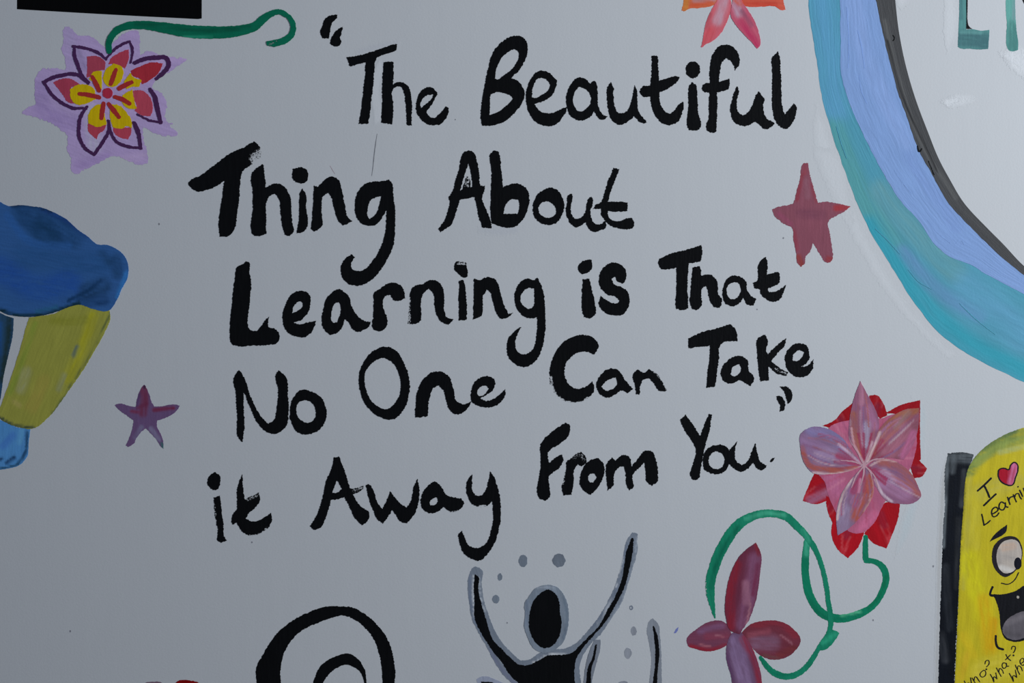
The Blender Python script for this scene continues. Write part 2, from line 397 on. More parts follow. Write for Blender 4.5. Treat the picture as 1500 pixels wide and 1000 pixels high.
word('About', 'black hand-painted word About with a half-filled capital A', (785, 340), G(z7, [
 [[[(235,70),(275,50),(310,65),(330,115),(345,190),(355,300),(387,303),(380,345),(368,375),(390,450),(425,530),(437,602),(370,598),(345,520),(330,450),(315,378),(260,390),(215,400),(200,440),(180,510),(155,570),(110,605),(75,628),(60,605),(100,550),(125,480),(140,410),(135,385),(155,350),(180,270),(205,180),(220,110)]],
  [[(272,140),(285,190),(295,250),(300,308),(285,313),(280,250),(262,230),(240,285),(222,330),(215,335),(235,260),(255,190)]],
  [([(272,235),(262,300)], 9, 0.48)]],
 [[[(435,65),(460,50),(490,60),(500,130),(508,220),(516,310),(550,295),(600,285),(650,293),(690,330),(702,380),(695,460),(660,540),(610,585),(555,596),(490,585),(435,565),(427,480),(432,350),(436,200)]],
  [[(520,500),(530,450),(555,410),(595,393),(625,400),(635,440),(622,498)]]],
 [[[(730,480),(735,420),(760,365),(805,328),(870,315),(920,350),(945,400),(950,450),(930,520),(890,565),(840,576),(780,560),(740,520)]],
  [[(768,470),(785,430),(830,410),(870,430),(895,475),(880,510),(840,528),(790,510)]]],
 [[[(970,420),(980,370),(1000,355),(1012,375),(1000,430),(998,490),(1020,525),(1060,530),(1095,500),(1110,430),(1125,385),(1145,378),(1155,395),(1150,440),(1140,470),(1140,520),(1160,560),(1200,575),(1245,550),(1250,590),(1215,615),(1165,628),(1125,605),(1103,560),(1080,580),(1035,592),(1000,570),(968,510),(962,460)]]],
 [[[(1300,175),(1345,182),(1330,215),(1300,290),(1270,380),(1260,415),(1330,412),(1402,420),(1398,480),(1340,485),(1260,480),(1265,520),(1300,548),(1350,550),(1400,530),(1430,530),(1447,565),(1440,595),(1400,608),(1330,600),(1270,575),(1235,540),(1212,500),(1210,465),(1155,465),(1175,435),(1215,415),(1230,370),(1260,270),(1290,205)]]]]))

word('Learning', 'black hand-painted word Learning with a heavy capital L', (570, 540), G(z8, [
 [[[(150,165),(190,145),(215,120),(238,130),(245,200),(255,290),(250,400),(240,500),(232,600),(245,655),(290,668),(335,625),(370,580),(400,555),(390,600),(390,642),(435,648),(470,680),(478,730),(460,760),(380,778),(260,780),(150,785),(105,770),(88,720),(90,640),(100,520),(115,380),(130,250)]]],
 [[[(520,480),(545,420),(590,370),(645,353),(700,370),(722,405),(720,460),(700,530),(650,580),(595,602),(640,615),(700,600),(770,585),(750,640),(720,690),(670,716),(600,708),(545,680),(510,620),(500,560)]],
  [[(580,530),(585,490),(610,450),(640,435),(662,450),(655,485),(620,512)]]],
 [[[(810,580),(825,490),(850,410),(890,365),(945,340),(990,365),(1025,400),(1045,470),(1090,545),(1150,590),(1195,595),(1185,630),(1140,660),(1090,675),(1050,650),(1015,590),(990,575),(970,640),(930,680),(880,697),(845,670),(818,630)]],
  [[(885,540),(895,490),(920,450),(945,440),(960,470),(955,540),(930,600),(900,602),(885,575)]]],
 [[[(1225,370),(1265,340),(1310,305),(1370,288),(1425,305),(1460,360),(1468,410),(1420,432),(1375,425),(1350,385),(1310,395),(1292,440),(1298,500),(1320,560),(1325,620),(1300,655),(1250,668),(1212,645),(1215,560),(1218,450)]]],
 ]) + G(z9, [
 [[[(95,275),(135,245),(165,240),(220,213),(265,225),(295,265),(305,330),(305,400),(325,450),(365,460),(330,495),(285,475),(255,430),(240,360),(230,290),(205,268),(175,295),(160,340),(158,420),(155,470),(120,490),(75,488),(82,400),(85,340)]], [],
  [([(85,330),(84,480)], 6, 0.45)]],
 [[[(400,220),(420,210),(435,250),(442,330),(447,465),(395,468),(395,350),(398,260)],
   [(375,105),(405,98),(440,105),(450,150),(450,190),(425,200),(395,180),(365,135)]], [], [([(390,108),(435,115)], 6, 0.42)]],
 [[[(490,205),(525,215),(565,198),(615,205),(640,240),(665,320),(685,385),(710,425),(738,418),(700,450),(665,458),(630,420),(610,350),(590,290),(570,275),(550,310),(545,380),(540,435),(485,462),(485,380),(490,280)]]],
 [[[(745,320),(755,270),(785,225),(830,205),(870,215),(888,200),(905,230),(930,310),(938,420),(938,530),(922,630),(895,700),(850,745),(800,762),(750,745),(710,705),(697,640),(710,575),(745,535),(785,510),(765,550),(748,600),(755,650),(785,678),(830,672),(865,640),(880,580),(887,500),(887,445),(850,455),(800,440),(760,390)]],
  [[(782,330),(795,290),(830,265),(868,268),(870,330),(858,385),(830,398),(795,370)]]]]))

word('is', 'short black hand-painted word is, lower case, with a thick s', (887, 465), G(z9, [
 [[[(1172,212),(1215,205),(1230,270),(1245,340),(1248,435),(1230,452),(1180,448),(1170,410),(1168,310)],
   [(1147,125),(1185,90),(1228,85),(1233,130),(1215,160),(1170,180),(1145,155)]]],
 [[[(1275,190),(1300,140),(1350,105),(1400,110),(1440,150),(1445,205),(1425,240),(1395,225),(1375,195),(1352,205),(1370,240),(1420,260),(1455,290),(1467,330),(1455,390),(1425,430),(1375,437),(1310,415),(1272,370),(1285,315),(1330,345),(1390,358),(1405,345),(1380,320),(1320,300),(1285,260)]]]]))

word('That', 'black hand-painted word That ending near the large maroon star', (1058, 454), G(z10, [
 [[[(105,205),(180,165),(260,135),(350,115),(430,90),(528,60),(537,120),(525,220),(460,235),(400,245),(395,350),(388,480),(395,600),(395,690),(340,710),(275,695),(268,640),(278,500),(280,380),(275,290),(210,300),(130,308),(105,270)]]],
 [[[(440,280),(515,265),(525,320),(530,365),(590,355),(640,365),(680,410),(695,470),(695,540),(732,605),(715,685),(660,680),(625,640),(600,570),(590,500),(570,468),(540,490),(528,560),(520,680),(500,700),(440,698),(418,660),(418,540),(430,400)]]],
 [[[(740,520),(755,450),(790,390),(830,365),(890,370),(945,395),(975,430),(980,490),(1020,560),(1075,600),(1050,665),(990,650),(945,580),(920,625),(880,660),(825,672),(775,650),(745,595)]],
  [[(782,520),(795,465),(845,432),(905,450),(920,490),(910,550),(875,590),(830,600),(790,565)]]],
 [[[(1110,230),(1135,200),(1170,178),(1182,210),(1182,355),(1230,345),(1275,330),(1308,340),(1315,400),(1300,445),(1240,475),(1190,495),(1205,530),(1260,525),(1320,500),(1372,460),(1350,530),(1310,600),(1240,628),(1170,600),(1125,550),(1105,500),(1065,490),(1040,440),(1090,405),(1092,320)]]]]))

word('No', 'black hand-painted word No with a slim capital N', (412, 648), G(z11, [
 [[[(52,200),(70,182),(95,215),(120,290),(150,360),(185,420),(220,455),(245,440),(262,380),(270,280),(258,205),(272,180),(310,215),(320,300),(325,400),(310,470),(265,505),(210,495),(165,450),(130,380),(95,290),(95,380),(98,460),(88,550),(65,520),(62,430),(55,310)]]],
 [[[(330,390),(345,330),(395,280),(440,290),(490,320),(515,380),(515,430),(480,485),(415,510),(360,490),(335,440)]],
  [[(365,400),(370,355),(400,335),(440,345),(460,385),(455,430),(420,450),(385,435)]]]]))
word('One', 'black hand-painted word One with a big oval capital O', (633, 614), G(z11, [
 [[[(683,250),(690,180),(720,120),(770,75),(820,60),(870,80),(910,140),(940,230),(940,300),(915,380),(860,432),(790,420),(730,375),(695,310)]],
  [[(715,260),(718,190),(750,145),(808,120),(860,150),(890,210),(897,270),(880,330),(820,380),(770,360),(730,310)]]],
 [[[(985,280),(1010,230),(1060,192),(1105,190),(1145,215),(1165,270),(1185,340),(1220,355),(1260,340),(1230,385),(1190,408),(1150,390),(1130,340),(1112,280),(1090,258),(1062,275),(1045,320),(1035,415),(970,425),(972,370)]]],
 [[[(1255,300),(1270,250),(1310,215),(1350,212),(1378,235),(1375,270),(1340,305),(1300,325),(1340,338),(1385,320),(1430,280),(1432,305),(1405,345),(1350,372),(1300,365),(1262,345)]],
  [[(1288,300),(1295,275),(1330,262),(1345,275),(1325,305),(1300,315)]]]]))
word('Can', 'black hand-painted word Can with a wide brushy capital C', (890, 588), G(z12, [
 [[[(310,165),(290,130),(240,108),(190,112),(130,145),(80,210),(55,290),(60,370),(95,430),(140,460),(200,462),(255,440),(288,395),(280,350),(240,380),(185,388),(150,360),(132,310),(140,260),(180,215),(230,195),(290,210)]], [],
  [([(62,330),(75,400),(110,440),(150,460),(210,462),(260,435)], 5, 0.36)]],
 [[[(298,365),(320,320),(380,283),(420,300),(450,345),(490,390),(465,415),(425,400),(400,420),(355,437),(315,415)]],
  [[(325,380),(350,350),(400,330),(408,350),(395,385),(350,402)]]],
 [[[(492,310),(515,290),(550,305),(575,288),(615,310),(640,350),(668,400),(630,402),(600,360),(575,335),(545,345),(530,370),(525,420),(505,420),(500,370)]], [],
  [([(600,300),(640,345),(668,400)], 5, 0.5)]]]))
word('Take', 'black hand-painted word Take above the closing quotation ticks', (1100, 566), G(z12, [
 [[[(780,125),(850,95),(920,75),(1000,53),(1030,90),(1035,140),(960,150),(945,165),(940,230),(930,300),(920,380),(873,385),(880,300),(890,220),(892,165),(840,172),(780,178)]]],
 [[[(948,310),(965,265),(1005,228),(1060,220),(1090,245),(1095,290),(1125,340),(1105,378),(1075,360),(1050,345),(1010,362),(965,350)]],
  [[(1000,315),(1010,280),(1045,262),(1055,275),(1045,310),(1015,325)]]],
 [[[(1145,125),(1180,107),(1193,130),(1190,200),(1195,210),(1240,165),(1290,125),(1285,160),(1250,200),(1215,245),(1255,280),(1305,305),(1290,325),(1240,310),(1200,275),(1200,345),(1155,353),(1145,280),(1138,200)]], [],
  [([(1235,285),(1300,315)], 7, 0.5)]],
 [[[(1285,240),(1295,195),(1340,155),(1390,158),(1412,195),(1410,240),(1385,265),(1360,275),(1400,270),(1435,235),(1430,285),(1395,325),(1340,325),(1300,295)]],
  [[(1322,240),(1335,205),(1370,190),(1385,200),(1375,225),(1345,245)]]]]))

word('it', 'short black hand-painted word it with a lone oval i dot', (355, 794), G(z13, [
 [[[(112,330),(155,318),(165,400),(180,520),(185,600),(203,635),(165,650),(135,640),(140,580),(125,480),(115,380)],
   [(80,180),(120,152),(150,170),(160,215),(145,270),(110,277),(75,250)]], [], [([(120,380),(135,560)], 4, 0.5)]],
 [[[(315,168),(320,250),(330,350),(380,320),(432,298),(440,350),(410,400),(360,445),(340,480),(380,500),(440,490),(490,460),(518,440),(525,480),(495,550),(430,590),(370,600),(310,565),(275,510),(245,522),(237,480),(255,440),(273,420),(275,330),(285,240)]], [],
  [([(350,345),(430,310)], 8, 0.5), ([(370,598),(450,580),(510,520)], 4, 0.45)]]]))
word('Away', 'black hand-painted word Away whose y has a deep curled tail', (620, 820), G(z13, [
 [[[(965,45),(1000,42),(1025,100),(1055,190),(1080,270),(1130,262),(1172,243),(1178,262),(1150,285),(1100,310),(1140,380),(1215,450),(1205,490),(1165,527),(1120,490),(1080,410),(1040,330),(990,345),(945,350),(925,420),(900,490),(870,545),(825,562),(795,535),(840,460),(880,350),(910,210),(945,130)]],
  [[(985,208),(1005,240),(1020,270),(1000,290),(950,300),(965,260)]], [([(1110,285),(1175,255)], 8, 0.5)]]]) + [
 ([[(535.9,709.6),(541,708.6),(548.3,719.9),(551.4,732.3),(559.7,745.8),(565.9,734.4),(571.5,719.9),(579.3,729.2),(586.4,737.6),(596.3,743),(601.8,733.2),(606.2,713.4),(611.7,701.3),(613.9,713.4),(613.4,733.2),(607.3,753),(596.3,766.6),(589.7,765),(577.6,750.8),(574.3,747.5),(566.6,759.5),(560.7,766.4),(554.5,761.3),(545.2,742.7),(538,722)]], [])] + G(z14, [
 [[[(255,560),(275,500),(310,455),(350,430),(385,455),(430,520),(490,540),(530,545),(543,580),(510,620),(450,632),(410,600),(380,625),(330,643),(280,625),(258,590)]],
  [[(315,575),(340,545),(365,540),(368,565),(345,590),(320,590)]], [([(445,628),(500,625)], 4, 0.4)]],
 [[[(600,380),(598,440),(600,490),(630,525),(660,525),(690,490),(705,430),(720,367),(745,400),(765,460),(785,540),(790,640),(775,760),(745,850),(700,915),(650,958),(590,945),(540,905),(515,840),(512,775),(530,760),(545,790),(560,840),(600,870),(650,870),(695,835),(725,760),(740,680),(735,600),(730,565),(690,595),(640,600),(595,580),(565,520),(560,460),(575,410)]], [],
  [([(630,598),(690,592)], 4, 0.4)]]]))
word('From', 'black hand-painted word From with a dry-brushed r', (876, 735), G(z15, [
 [[[(47,240),(110,170),(195,112),(212,125),(208,190),(160,235),(92,285),(95,350),(135,315),(170,297),(180,325),(160,370),(95,430),(100,490),(100,540),(75,565),(40,550),(28,520),(40,420),(48,320)]]],
 [[[(200,335),(225,320),(250,295),(280,283),(305,305),(308,345),(285,365),(260,355),(240,390),(238,460),(225,530),(180,533),(170,500),(185,430),(195,380)]], [],
  [([(240,320),(275,300),(300,330)], 9, 0.55), ([(190,370),(178,480)], 4, 0.45)]],
 [[[(275,430),(295,370),(335,330),(380,315),(410,350),(417,390),(400,450),(370,500),(335,532),(295,505),(275,470)]],
  [[(322,440),(335,410),(360,408),(372,430),(350,460),(330,455)]]],
 [[[(430,350),(462,312),(480,335),(530,300),(560,315),(575,365),(610,320),(655,275),(690,280),(715,330),(725,400),(718,460),(690,477),(660,455),(655,400),(645,345),(620,370),(580,420),(580,490),(562,503),(545,480),(540,420),(530,365),(500,375),(475,410),(465,480),(435,505),(428,440)]]]]))
yw = word('You', 'black hand-painted word You followed by a tiny full stop', (1062, 704), G(z15, [
 [[[(855,100),(885,68),(925,120),(970,190),(1000,110),(1022,62),(1037,70),(1025,150),(1005,230),(985,310),(975,370),(955,440),(930,448),(915,425),(930,350),(945,270),(915,210),(875,150)]]],
 [[[(985,340),(1000,280),(1050,245),(1100,243),(1135,270),(1140,330),(1125,380),(1080,410),(1030,405),(995,385)]],
  [[(1018,340),(1030,300),(1060,280),(1100,300),(1110,335),(1095,370),(1060,382),(1030,370)]]],
 [[[(1135,275),(1160,250),(1185,222),(1170,290),(1180,340),(1210,358),(1245,335),(1268,280),(1288,235),(1300,290),(1318,340),(1355,360),(1340,382),(1305,382),(1275,345),(1245,380),(1205,398),(1160,375),(1130,335)]]]]))
paint(yw, 'full_stop', [z15([(1372,337),(1385,320),(1403,315),(1395,330),(1380,343)])], BLACK, layer=2, raw=True, mat=M_BLACK)

# ------------------------------------------------------------------ big ring in the corner
def ring_part(t, name, A, B, col, strokes, layer, label, mott):
    a = smooth(A, 2.2, closed=False); b = smooth(B, 2.2, closed=False)
    # grid between two edges; brush direction runs along the band
    m = 150; w = 16
    def rs(c):
        s = np.concatenate([[0], np.cumsum(np.linalg.norm(np.diff(c, axis=0), axis=1))]); q = np.linspace(0, s[-1], m)
        return np.stack([np.interp(q, s, c[:, 0]), np.interp(q, s, c[:, 1])], 1)
    a = rs(a); b = rs(b)
    z = np.zeros(m)
    a = a+np.stack([(vnoise(np.arange(m)/1.3, z, 3+layer)-.5)*1.5, (vnoise(np.arange(m)/4., z, 9+layer)-.5)*1.5], 1)
    P = np.array([[a[i]*(1-j/w)+b[i]*(j/w) for j in range(w+1)] for i in range(m)]).reshape(-1, 2)
    lx, _, lz = t.location; n = len(P)
    X = (P[:, 0]-750)*PX-lx; ZZ = ZC+(500-P[:, 1])*PX-lz
    V = [(X[i], -LAYER*layer, ZZ[i]) for i in range(n)]
    F = [(i*(w+1)+j, (i+1)*(w+1)+j, (i+1)*(w+1)+j+1, i*(w+1)+j+1) for i in range(m-1) for j in range(w)]
    for col_j, fl in ((0, False), (w, True)):
        k = len(V); V += [(X[i*(w+1)+col_j], 0.0, ZZ[i*(w+1)+col_j]) for i in range(m)]
        for i in range(m-1):
            f = (i*(w+1)+col_j, k+i, k+i+1, (i+1)*(w+1)+col_j); F.append(f if not fl else f[::-1])
    me = bpy.data.meshes.new(name); me.from_pydata(V, [], F); me.materials.append(M_BAND)
    base = np.tile(np.array(alb(col, 1330, 260)), (n, 1))
    ii, jj = np.meshgrid(np.arange(m), np.arange(w+1), indexing='ij'); ii = ii.ravel().astype(float); jj = jj.ravel().astype(float)
    base *= (1+mott*2*(vnoise(ii/14, jj/1.6, 21+layer)*.6+vnoise(ii/5, jj/.8, 33+layer)*.4-.5))[:, None]
    for pts, wd, cc, op in strokes:
        pl = smooth(pts, 5, closed=False); d = seg_dist(P, pl, closed=False)
        f = np.clip(1.3-d/(wd*.5), 0, 1); f = f*f*(3-2*f)*op*(0.6+.8*vnoise(ii/10, jj/1.2, int(wd)+layer))
        f = np.clip(f, 0, 1)[:, None]; base = base*(1-f)+np.array(alb(cc, *pl.mean(0)))*f
    ex = len(V)-n
    C4 = np.concatenate([np.clip(base, .002, .95), np.ones((n, 1))], 1); C4 = np.concatenate([C4, np.tile(C4[:1], (ex, 1))], 0)
    at = me.attributes.new('paint', 'FLOAT_COLOR', 'POINT'); at.data.foreach_set('color', C4.astype(np.float32).ravel())
    Bv = np.stack([ii*0.0055, jj*0.0038+layer, np.zeros(n)], 1); Bv = np.concatenate([Bv, np.zeros((ex, 3))], 0)
    at = me.attributes.new('brush', 'FLOAT_VECTOR', 'POINT'); at.data.foreach_set('vector', Bv.astype(np.float32).ravel())
    me.update(); o = bpy.data.objects.new(name, me); COL.objects.link(o); o.parent = t; o['label'] = label
    return o
E0 = [(1181,-130),(1181,-60),(1183.8,0),(1188.6,42),(1197,92.4),(1204,140),(1215.2,182),(1223.6,210),(1242,262),(1256.8,301.6),(1282.4,352.8),(1308,394.4),(1330,429.6),(1352.8,461.6),(1372,484),(1404,509.6),(1442.4,532),(1500,559),(1560,581),(1620,596)]
E1 = [(1229,-130),(1229,-60),(1230.6,0),(1231.5,56),(1233,112),(1243,148),(1260,187.6),(1282.4,232.4),(1298.4,262),(1317.6,292),(1346.4,324),(1365.6,352.8),(1384.8,372),(1423,388),(1455,407),(1480.8,420),(1500,430),(1560,462),(1620,485)]
E2 = [(1272,-130),(1276,-60),(1283.3,0),(1293.6,50.4),(1304.8,95.2),(1316,137.2),(1327.2,168),(1344,215.6),(1363.6,252),(1388,295),(1410.4,320.8),(1436,346.4),(1461.6,372),(1500,402.4),(1560,440),(1620,466)]
E3 = [(1300,-130),(1305,-60),(1311.3,0),(1316,42),(1327.2,98),(1341.2,145.6),(1358,190.4),(1377.6,238),(1389.6,260),(1410.4,295),(1445.6,333.6),(1468,356),(1500,389.6),(1560,428),(1620,452)]
ring = thing('painted_ring', 'large curved ring of teal, periwinkle blue and dark grey bands', 'painted ring', (1400, 560))
ring_part(ring, 'teal_band', E0, E1, (82,150,178), [
    ([(1205,0),(1215,80),(1225,160)], 50, (92,152,190), .8), ([(1222,190),(1262,285),(1310,360)], 40, (84,150,162), .9),
    ([(1290,280),(1345,345),(1400,400)], 40, (98,152,170), .8), ([(1320,370),(1380,430),(1435,462)], 26, (92,138,182), .9),
    ([(1275,330),(1330,420),(1400,490),(1500,545)], 36, (58,148,176), .9), ([(1420,420),(1500,490)], 60, (92,150,190), .7)], 1, 'mottled teal band of the ring', .06)
ring_part(ring, 'blue_band', E1, E2, (127,157,214), [([(1250,0),(1270,90),(1330,210)], 30, (136,162,214), .6), ([(1330,230),(1400,330)], 24, (124,152,212), .7)], 2, 'periwinkle blue band of the ring', .03)
ring_part(ring, 'grey_band', E2, E3, (74,75,80), [([(1296,30),(1315,110),(1350,210),(1400,290)], 8, (96,97,100), .6), ([(1300,60),(1322,140),(1372,250)], 4, (35,35,38), .7)], 3, 'dark grey inner band of the ring', .12)

for pl_, w_, cc in [([(1256,44),(1262,70),(1266,100)], 1.2, (127,157,214)), ([(1240,10),(1243,60),(1242,100)], 1.0, (127,157,214)), ([(1258,110),(1262,135),(1270,152)], 1.0, (127,157,214)), ([(1225,185),(1232,210),(1240,232)], 1.2, (78,148,178)),
        ([(1282,335),(1300,352),(1318,372)], 1.3, (78,148,178)), ([(1330,395),(1345,412),(1365,424)], 1.1, (78,148,178)), ([(1400,356),(1408,352),(1412,358)], 1.6, (127,157,214)), ([(1405,444),(1430,468),(1458,490)], 1.0, (78,148,178)), ([(1358,322),(1372,340),(1392,356)], 1.0, (127,157,214)), ([(1310,250),(1322,268),(1336,284)], 1.0, (127,157,214))]:
    paint(ring, 'paint_ridge', [stroke(pl_, [w_*.5, w_, w_*.5], step=1.0)], cc, layer=2.7, rough=.3, mat=M_BAND, label='raised brush ridge')
for pl_, w_ in [([(1308,52),(1310,56),(1308,60)], 1.6), ([(1344,214),(1347,222),(1350,218)], 2.0), ([(1360,236),(1364,246),(1368,256)], 1.2)]:
    paint(ring, 'paint_ridge', [stroke(pl_, w_, step=1.0)], BLACK, raw=True, layer=4.5, rough=.4, mat=M_BLACK, label='black fleck on the grey band')

# teal capitals cut by the top of the picture
zl = Z(1380, 0, 11.11)
tw = thing('painted_word', 'teal block capitals inside the big curved ring', 'lettering', (1447, 74))
paint(tw, 'letter', [zl([(290,-500),(400,-500),(395,480),(480,475),(640,500),(700,495),(770,485),(765,620),(750,795),(620,805),(450,795),(290,785),(255,765),(265,540),(275,300)])],
      (84,136,136), layer=1, rough=.3, grid=2, angle=90, mottled=.05, strokes=[(zl([(330,640),(700,680)]), 26, (68,108,114), .95), (zl([(300,-200),(310,300)]), 6, (70,112,118), .6), (zl([(310,530),(640,530)]), 5, (98,150,150), .6)])
paint(tw, 'letter_shade', [zl([(393,-500),(425,-500),(415,150),(415,340),(440,430),(490,470),(393,470)])], BLACK, raw=True, layer=2, rough=.2, mat=M_BLACK)
paint(tw, 'letter', [zl([(1050,-500),(1200,-500),(1190,100),(1200,330),(1220,560),(1240,680),(1238,810),(1190,830),(1080,815),(1060,780),(1045,560),(1055,400),(1040,200)])],
      (96,158,152), layer=1, rough=.3, grid=2, strokes=[(zl([(1140,440),(1150,800)]), 22, (74,126,124), .95), (zl([(1170,-100),(1170,300)]), 6, (116,142,150), .7)])
paint(tw, 'letter_shade', [zl([(1312,-500),(1370,-500),(1370,40),(1345,75),(1325,40)])], BLACK, raw=True, layer=2, rough=.2, mat=M_BLACK)

# ------------------------------------------------------------------ black panel and lavender flower
pn = thing('painted_rectangle', 'black painted oblong above the lavender flower', 'painted rectangle', (160, 26))
paint(pn, 'black_fill', [np.array([(26,-140),(296,-134),(295.5,27),(290,28),(200,23.5),(110,18.5),(25,13.5)])], (0.004,.004,.0045), raw=True, rough=.0, layer=1, mat=M_MATT)

z1 = Z(0, 0, 3.847)
fl = thing('painted_flower', 'red and yellow flower on a lavender wash with dark purple outlines', 'painted flower', (160, 255))
paint(fl, 'lavender_wash', [z1([(352,165),(375,140),(420,165),(435,190),(500,195),(560,230),(600,265),(640,230),(720,170),(775,165),(795,200),(790,260),(795,300),(830,280),(900,300),(990,320),(1080,325),(1040,355),(960,410),(890,450),(860,490),(900,510),(935,560),(945,600),(935,650),(950,690),(1000,690),(960,710),(1010,745),(1005,770),(920,770),(860,750),(810,720),(815,790),(835,850),(845,925),(770,930),(700,905),(640,885),(560,920),(480,960),(430,985),(400,970),(395,900),(375,840),(370,760),(340,740),(310,710),(240,680),(110,645),(150,600),(195,585),(190,500),(200,420),(230,390),(290,378),(365,390),(360,330),(340,280),(355,220)])],
      (150,132,172), layer=1, rough=1.6, grid=2.6, soft=2.0, mottled=.06, angle=20, strokes=[
      (z1([(230,500),(250,620),(400,700)]), 28, (138,120,164), .8), (z1([(380,180),(420,380)]), 22, (146,132,166), .6), (z1([(520,620),(530,820)]), 24, (162,158,180), .6),
      (z1([(430,280),(470,380)]), 14, (128,112,148), .7), (z1([(700,900),(800,880)]), 16, (160,142,180), .7), (z1([(900,330),(1050,330)]), 14, (160,140,182), .8), (z1([(440,930),(600,880)]), 14, (142,122,168), .8)])
REDS = [([(490,320),(530,315),(590,345),(592,392),(540,405),(505,432),(490,440)], (140,58,74)),
 ([(620,340),(670,300),(725,278),(725,330),(705,390),(680,372),(640,362),(612,362)], (150,56,72)),
 ([(735,400),(790,375),(860,350),(918,358),(895,410),(840,455),(800,475),(790,447),(745,425)], (142,44,54)),
 ([(750,510),(800,510),(840,540),(860,620),(845,655),(800,650),(760,625),(770,600),(755,560)], (152,62,78)),
 ([(640,700),(680,715),(740,718),(740,750),(720,785),(690,780),(640,740)], (152,60,76)),
 ([(495,690),(540,705),(600,703),(580,740),(560,750),(545,785),(520,765),(498,740)], (148,58,72)),
 ([(300,465),(340,445),(400,445),(452,475),(402,492),(397,530),(427,582),(390,580),(350,530)], (142,56,74))]
YEL = [[(500,445),(530,405),(575,400),(575,505),(540,475)], [(585,460),(600,390),(640,358),(690,380),(695,420),(670,470),(640,490),(600,480)],
 [(700,480),(735,410),(760,440),(800,450),(785,490),(740,492),(715,502)], [(690,545),(747,505),(757,570),(772,610),(740,615),(690,580)],
 [(620,590),(660,590),(710,630),(745,700),(742,722),(715,712),(690,722),(640,715),(625,680)], [(500,640),(530,600),(580,585),(590,650),(602,702),(550,715),(500,695)],
 [(395,500),(450,475),(530,505),(540,560),(480,585),(430,590),(400,550)]]
STM = [[(520,432),(545,480),(560,512)], [(655,392),(640,430),(625,475)], [(745,462),(705,480),(670,500)], [(645,545),(690,560),(732,585)], [(612,585),(640,620),(672,662)], [(585,580),(578,620),(572,668)], [(445,528),(500,535),(562,550)]]
OUT = [[([(410,262),(445,265),(510,280),(560,300),(600,335)], 17), ([(420,268),(420,310),(440,370),(462,425),(502,468)], 20)],
 [([(600,330),(640,285),(690,250),(730,235)], 16), ([(730,233),(747,275),(736,357)], 15)],
 [([(755,355),(810,335),(880,325),(940,330),(952,365),(925,405),(880,447)], 25)],
 [([(845,503),(870,540),(885,600),(907,692)], 27), ([(905,690),(850,680),(775,645)], 14)],
 [([(755,690),(777,740),(795,838)], 26), ([(795,833),(730,828),(660,800),(625,745),(612,690)], 18)],
 [([(612,680),(615,730),(580,800),(530,872)], 20), ([(530,870),(480,835),(450,780),(445,720),(455,660),(492,600)], 20)],
 [([(245,465),(300,437),(360,422),(430,420),(500,470)], 22), ([(250,468),(290,530),(350,580),(420,610),(470,608)], 19)]]
for (rp_, rc), yp, sp, op_ in zip(REDS, YEL, STM, OUT):
    paint(fl, 'petal', [z1(rp_)], rc, layer=2, rough=.7, grid=3, mottled=.12)
    paint(fl, 'yellow_patch', [z1(yp)], (184,146,14), layer=3, rough=.8, grid=3, mottled=.10, label='yellow inner patch of a petal')
    ss = z1(sp); paint(fl, 'stamen', [stroke(ss, [5.5, 7.2, 6.2])], (138,44,44), layer=4, rough=.5, label='dark red dash on the yellow')
    paint(fl, 'petal_outline', [stroke(z1(q), [w_/3.847*.8]+[w_/3.847]*(len(q)-2)+[w_/3.847*.75]) for q, w_ in op_], (62,38,70), layer=4, rough=.7, label='dark purple petal outline')
paint(fl, 'flower_centre', [z1(ell(607, 525, 29, 30, 14))], (146,42,62), layer=4, rough=.4)
paint(fl, 'stem', [stroke([(160,76,8),(160,62,9),(168,48,10),(185,38.5,11),(205,36.5,12),(230,39,14),(255,43,17),(280,46.5,18.5),(305,47.5,18.5),(335,47,17),(355,44,15),(373,39,12.5),(386.5,27.5,11),(397,20.5,9),(408,17.5,8),(420,22.5,7),(429,34,8),(428,49,9),(415,60,10),(402,63.5,10),(393,63.5,7)])],
      (16,90,70), layer=5, rough=.7, grid=3, mottled=.12, angle=0, strokes=[([(200,35),(260,41),(330,44),(365,39)], 8, (8,74,58), .9), ([(270,54),(310,55)], 5, (40,124,100), .7)],
      dry=[([(395,64),(404,61)], 8, .55), ([(345,36),(360,35)], 5, .6)], label='green stem curling to a hook')

# ------------------------------------------------------------------ orange-red flower at the top
zo = Z(990, 0, 7.143)
of = thing('painted_flower', 'orange and coral flower with pointed petals above the word Beautiful', 'painted flower', (1075, 70))
paint(of, 'petal', [zo([(60,112),(75,50),(90,-40),(160,-160),(330,-170),(470,-120),(430,30),(350,70),(240,85),(130,95),(85,118)])], (188,96,66), layer=1, grid=3, angle=10, mottled=.08,
      strokes=[(zo([(90,80),(110,-60)]), 12, (186,116,58), .9), (zo([(200,5),(390,-5)]), 9, (168,128,134), .8), (zo([(160,60),(380,30)]), 6, (196,86,58), .8)], label='orange petal')
paint(of, 'petal', [zo([(600,-120),(720,-190),(1000,-170),(1110,-60),(1130,30),(1148,100),(1110,108),(1040,70),(900,70),(720,58),(640,0)])], (192,82,66), layer=1, grid=3, angle=5, mottled=.08,
      strokes=[(zo([(650,30),(1050,55)]), 6, (184,66,52), .8), (zo([(1080,-20),(1120,90)]), 9, (206,96,78), .7)], label='orange-red petal')
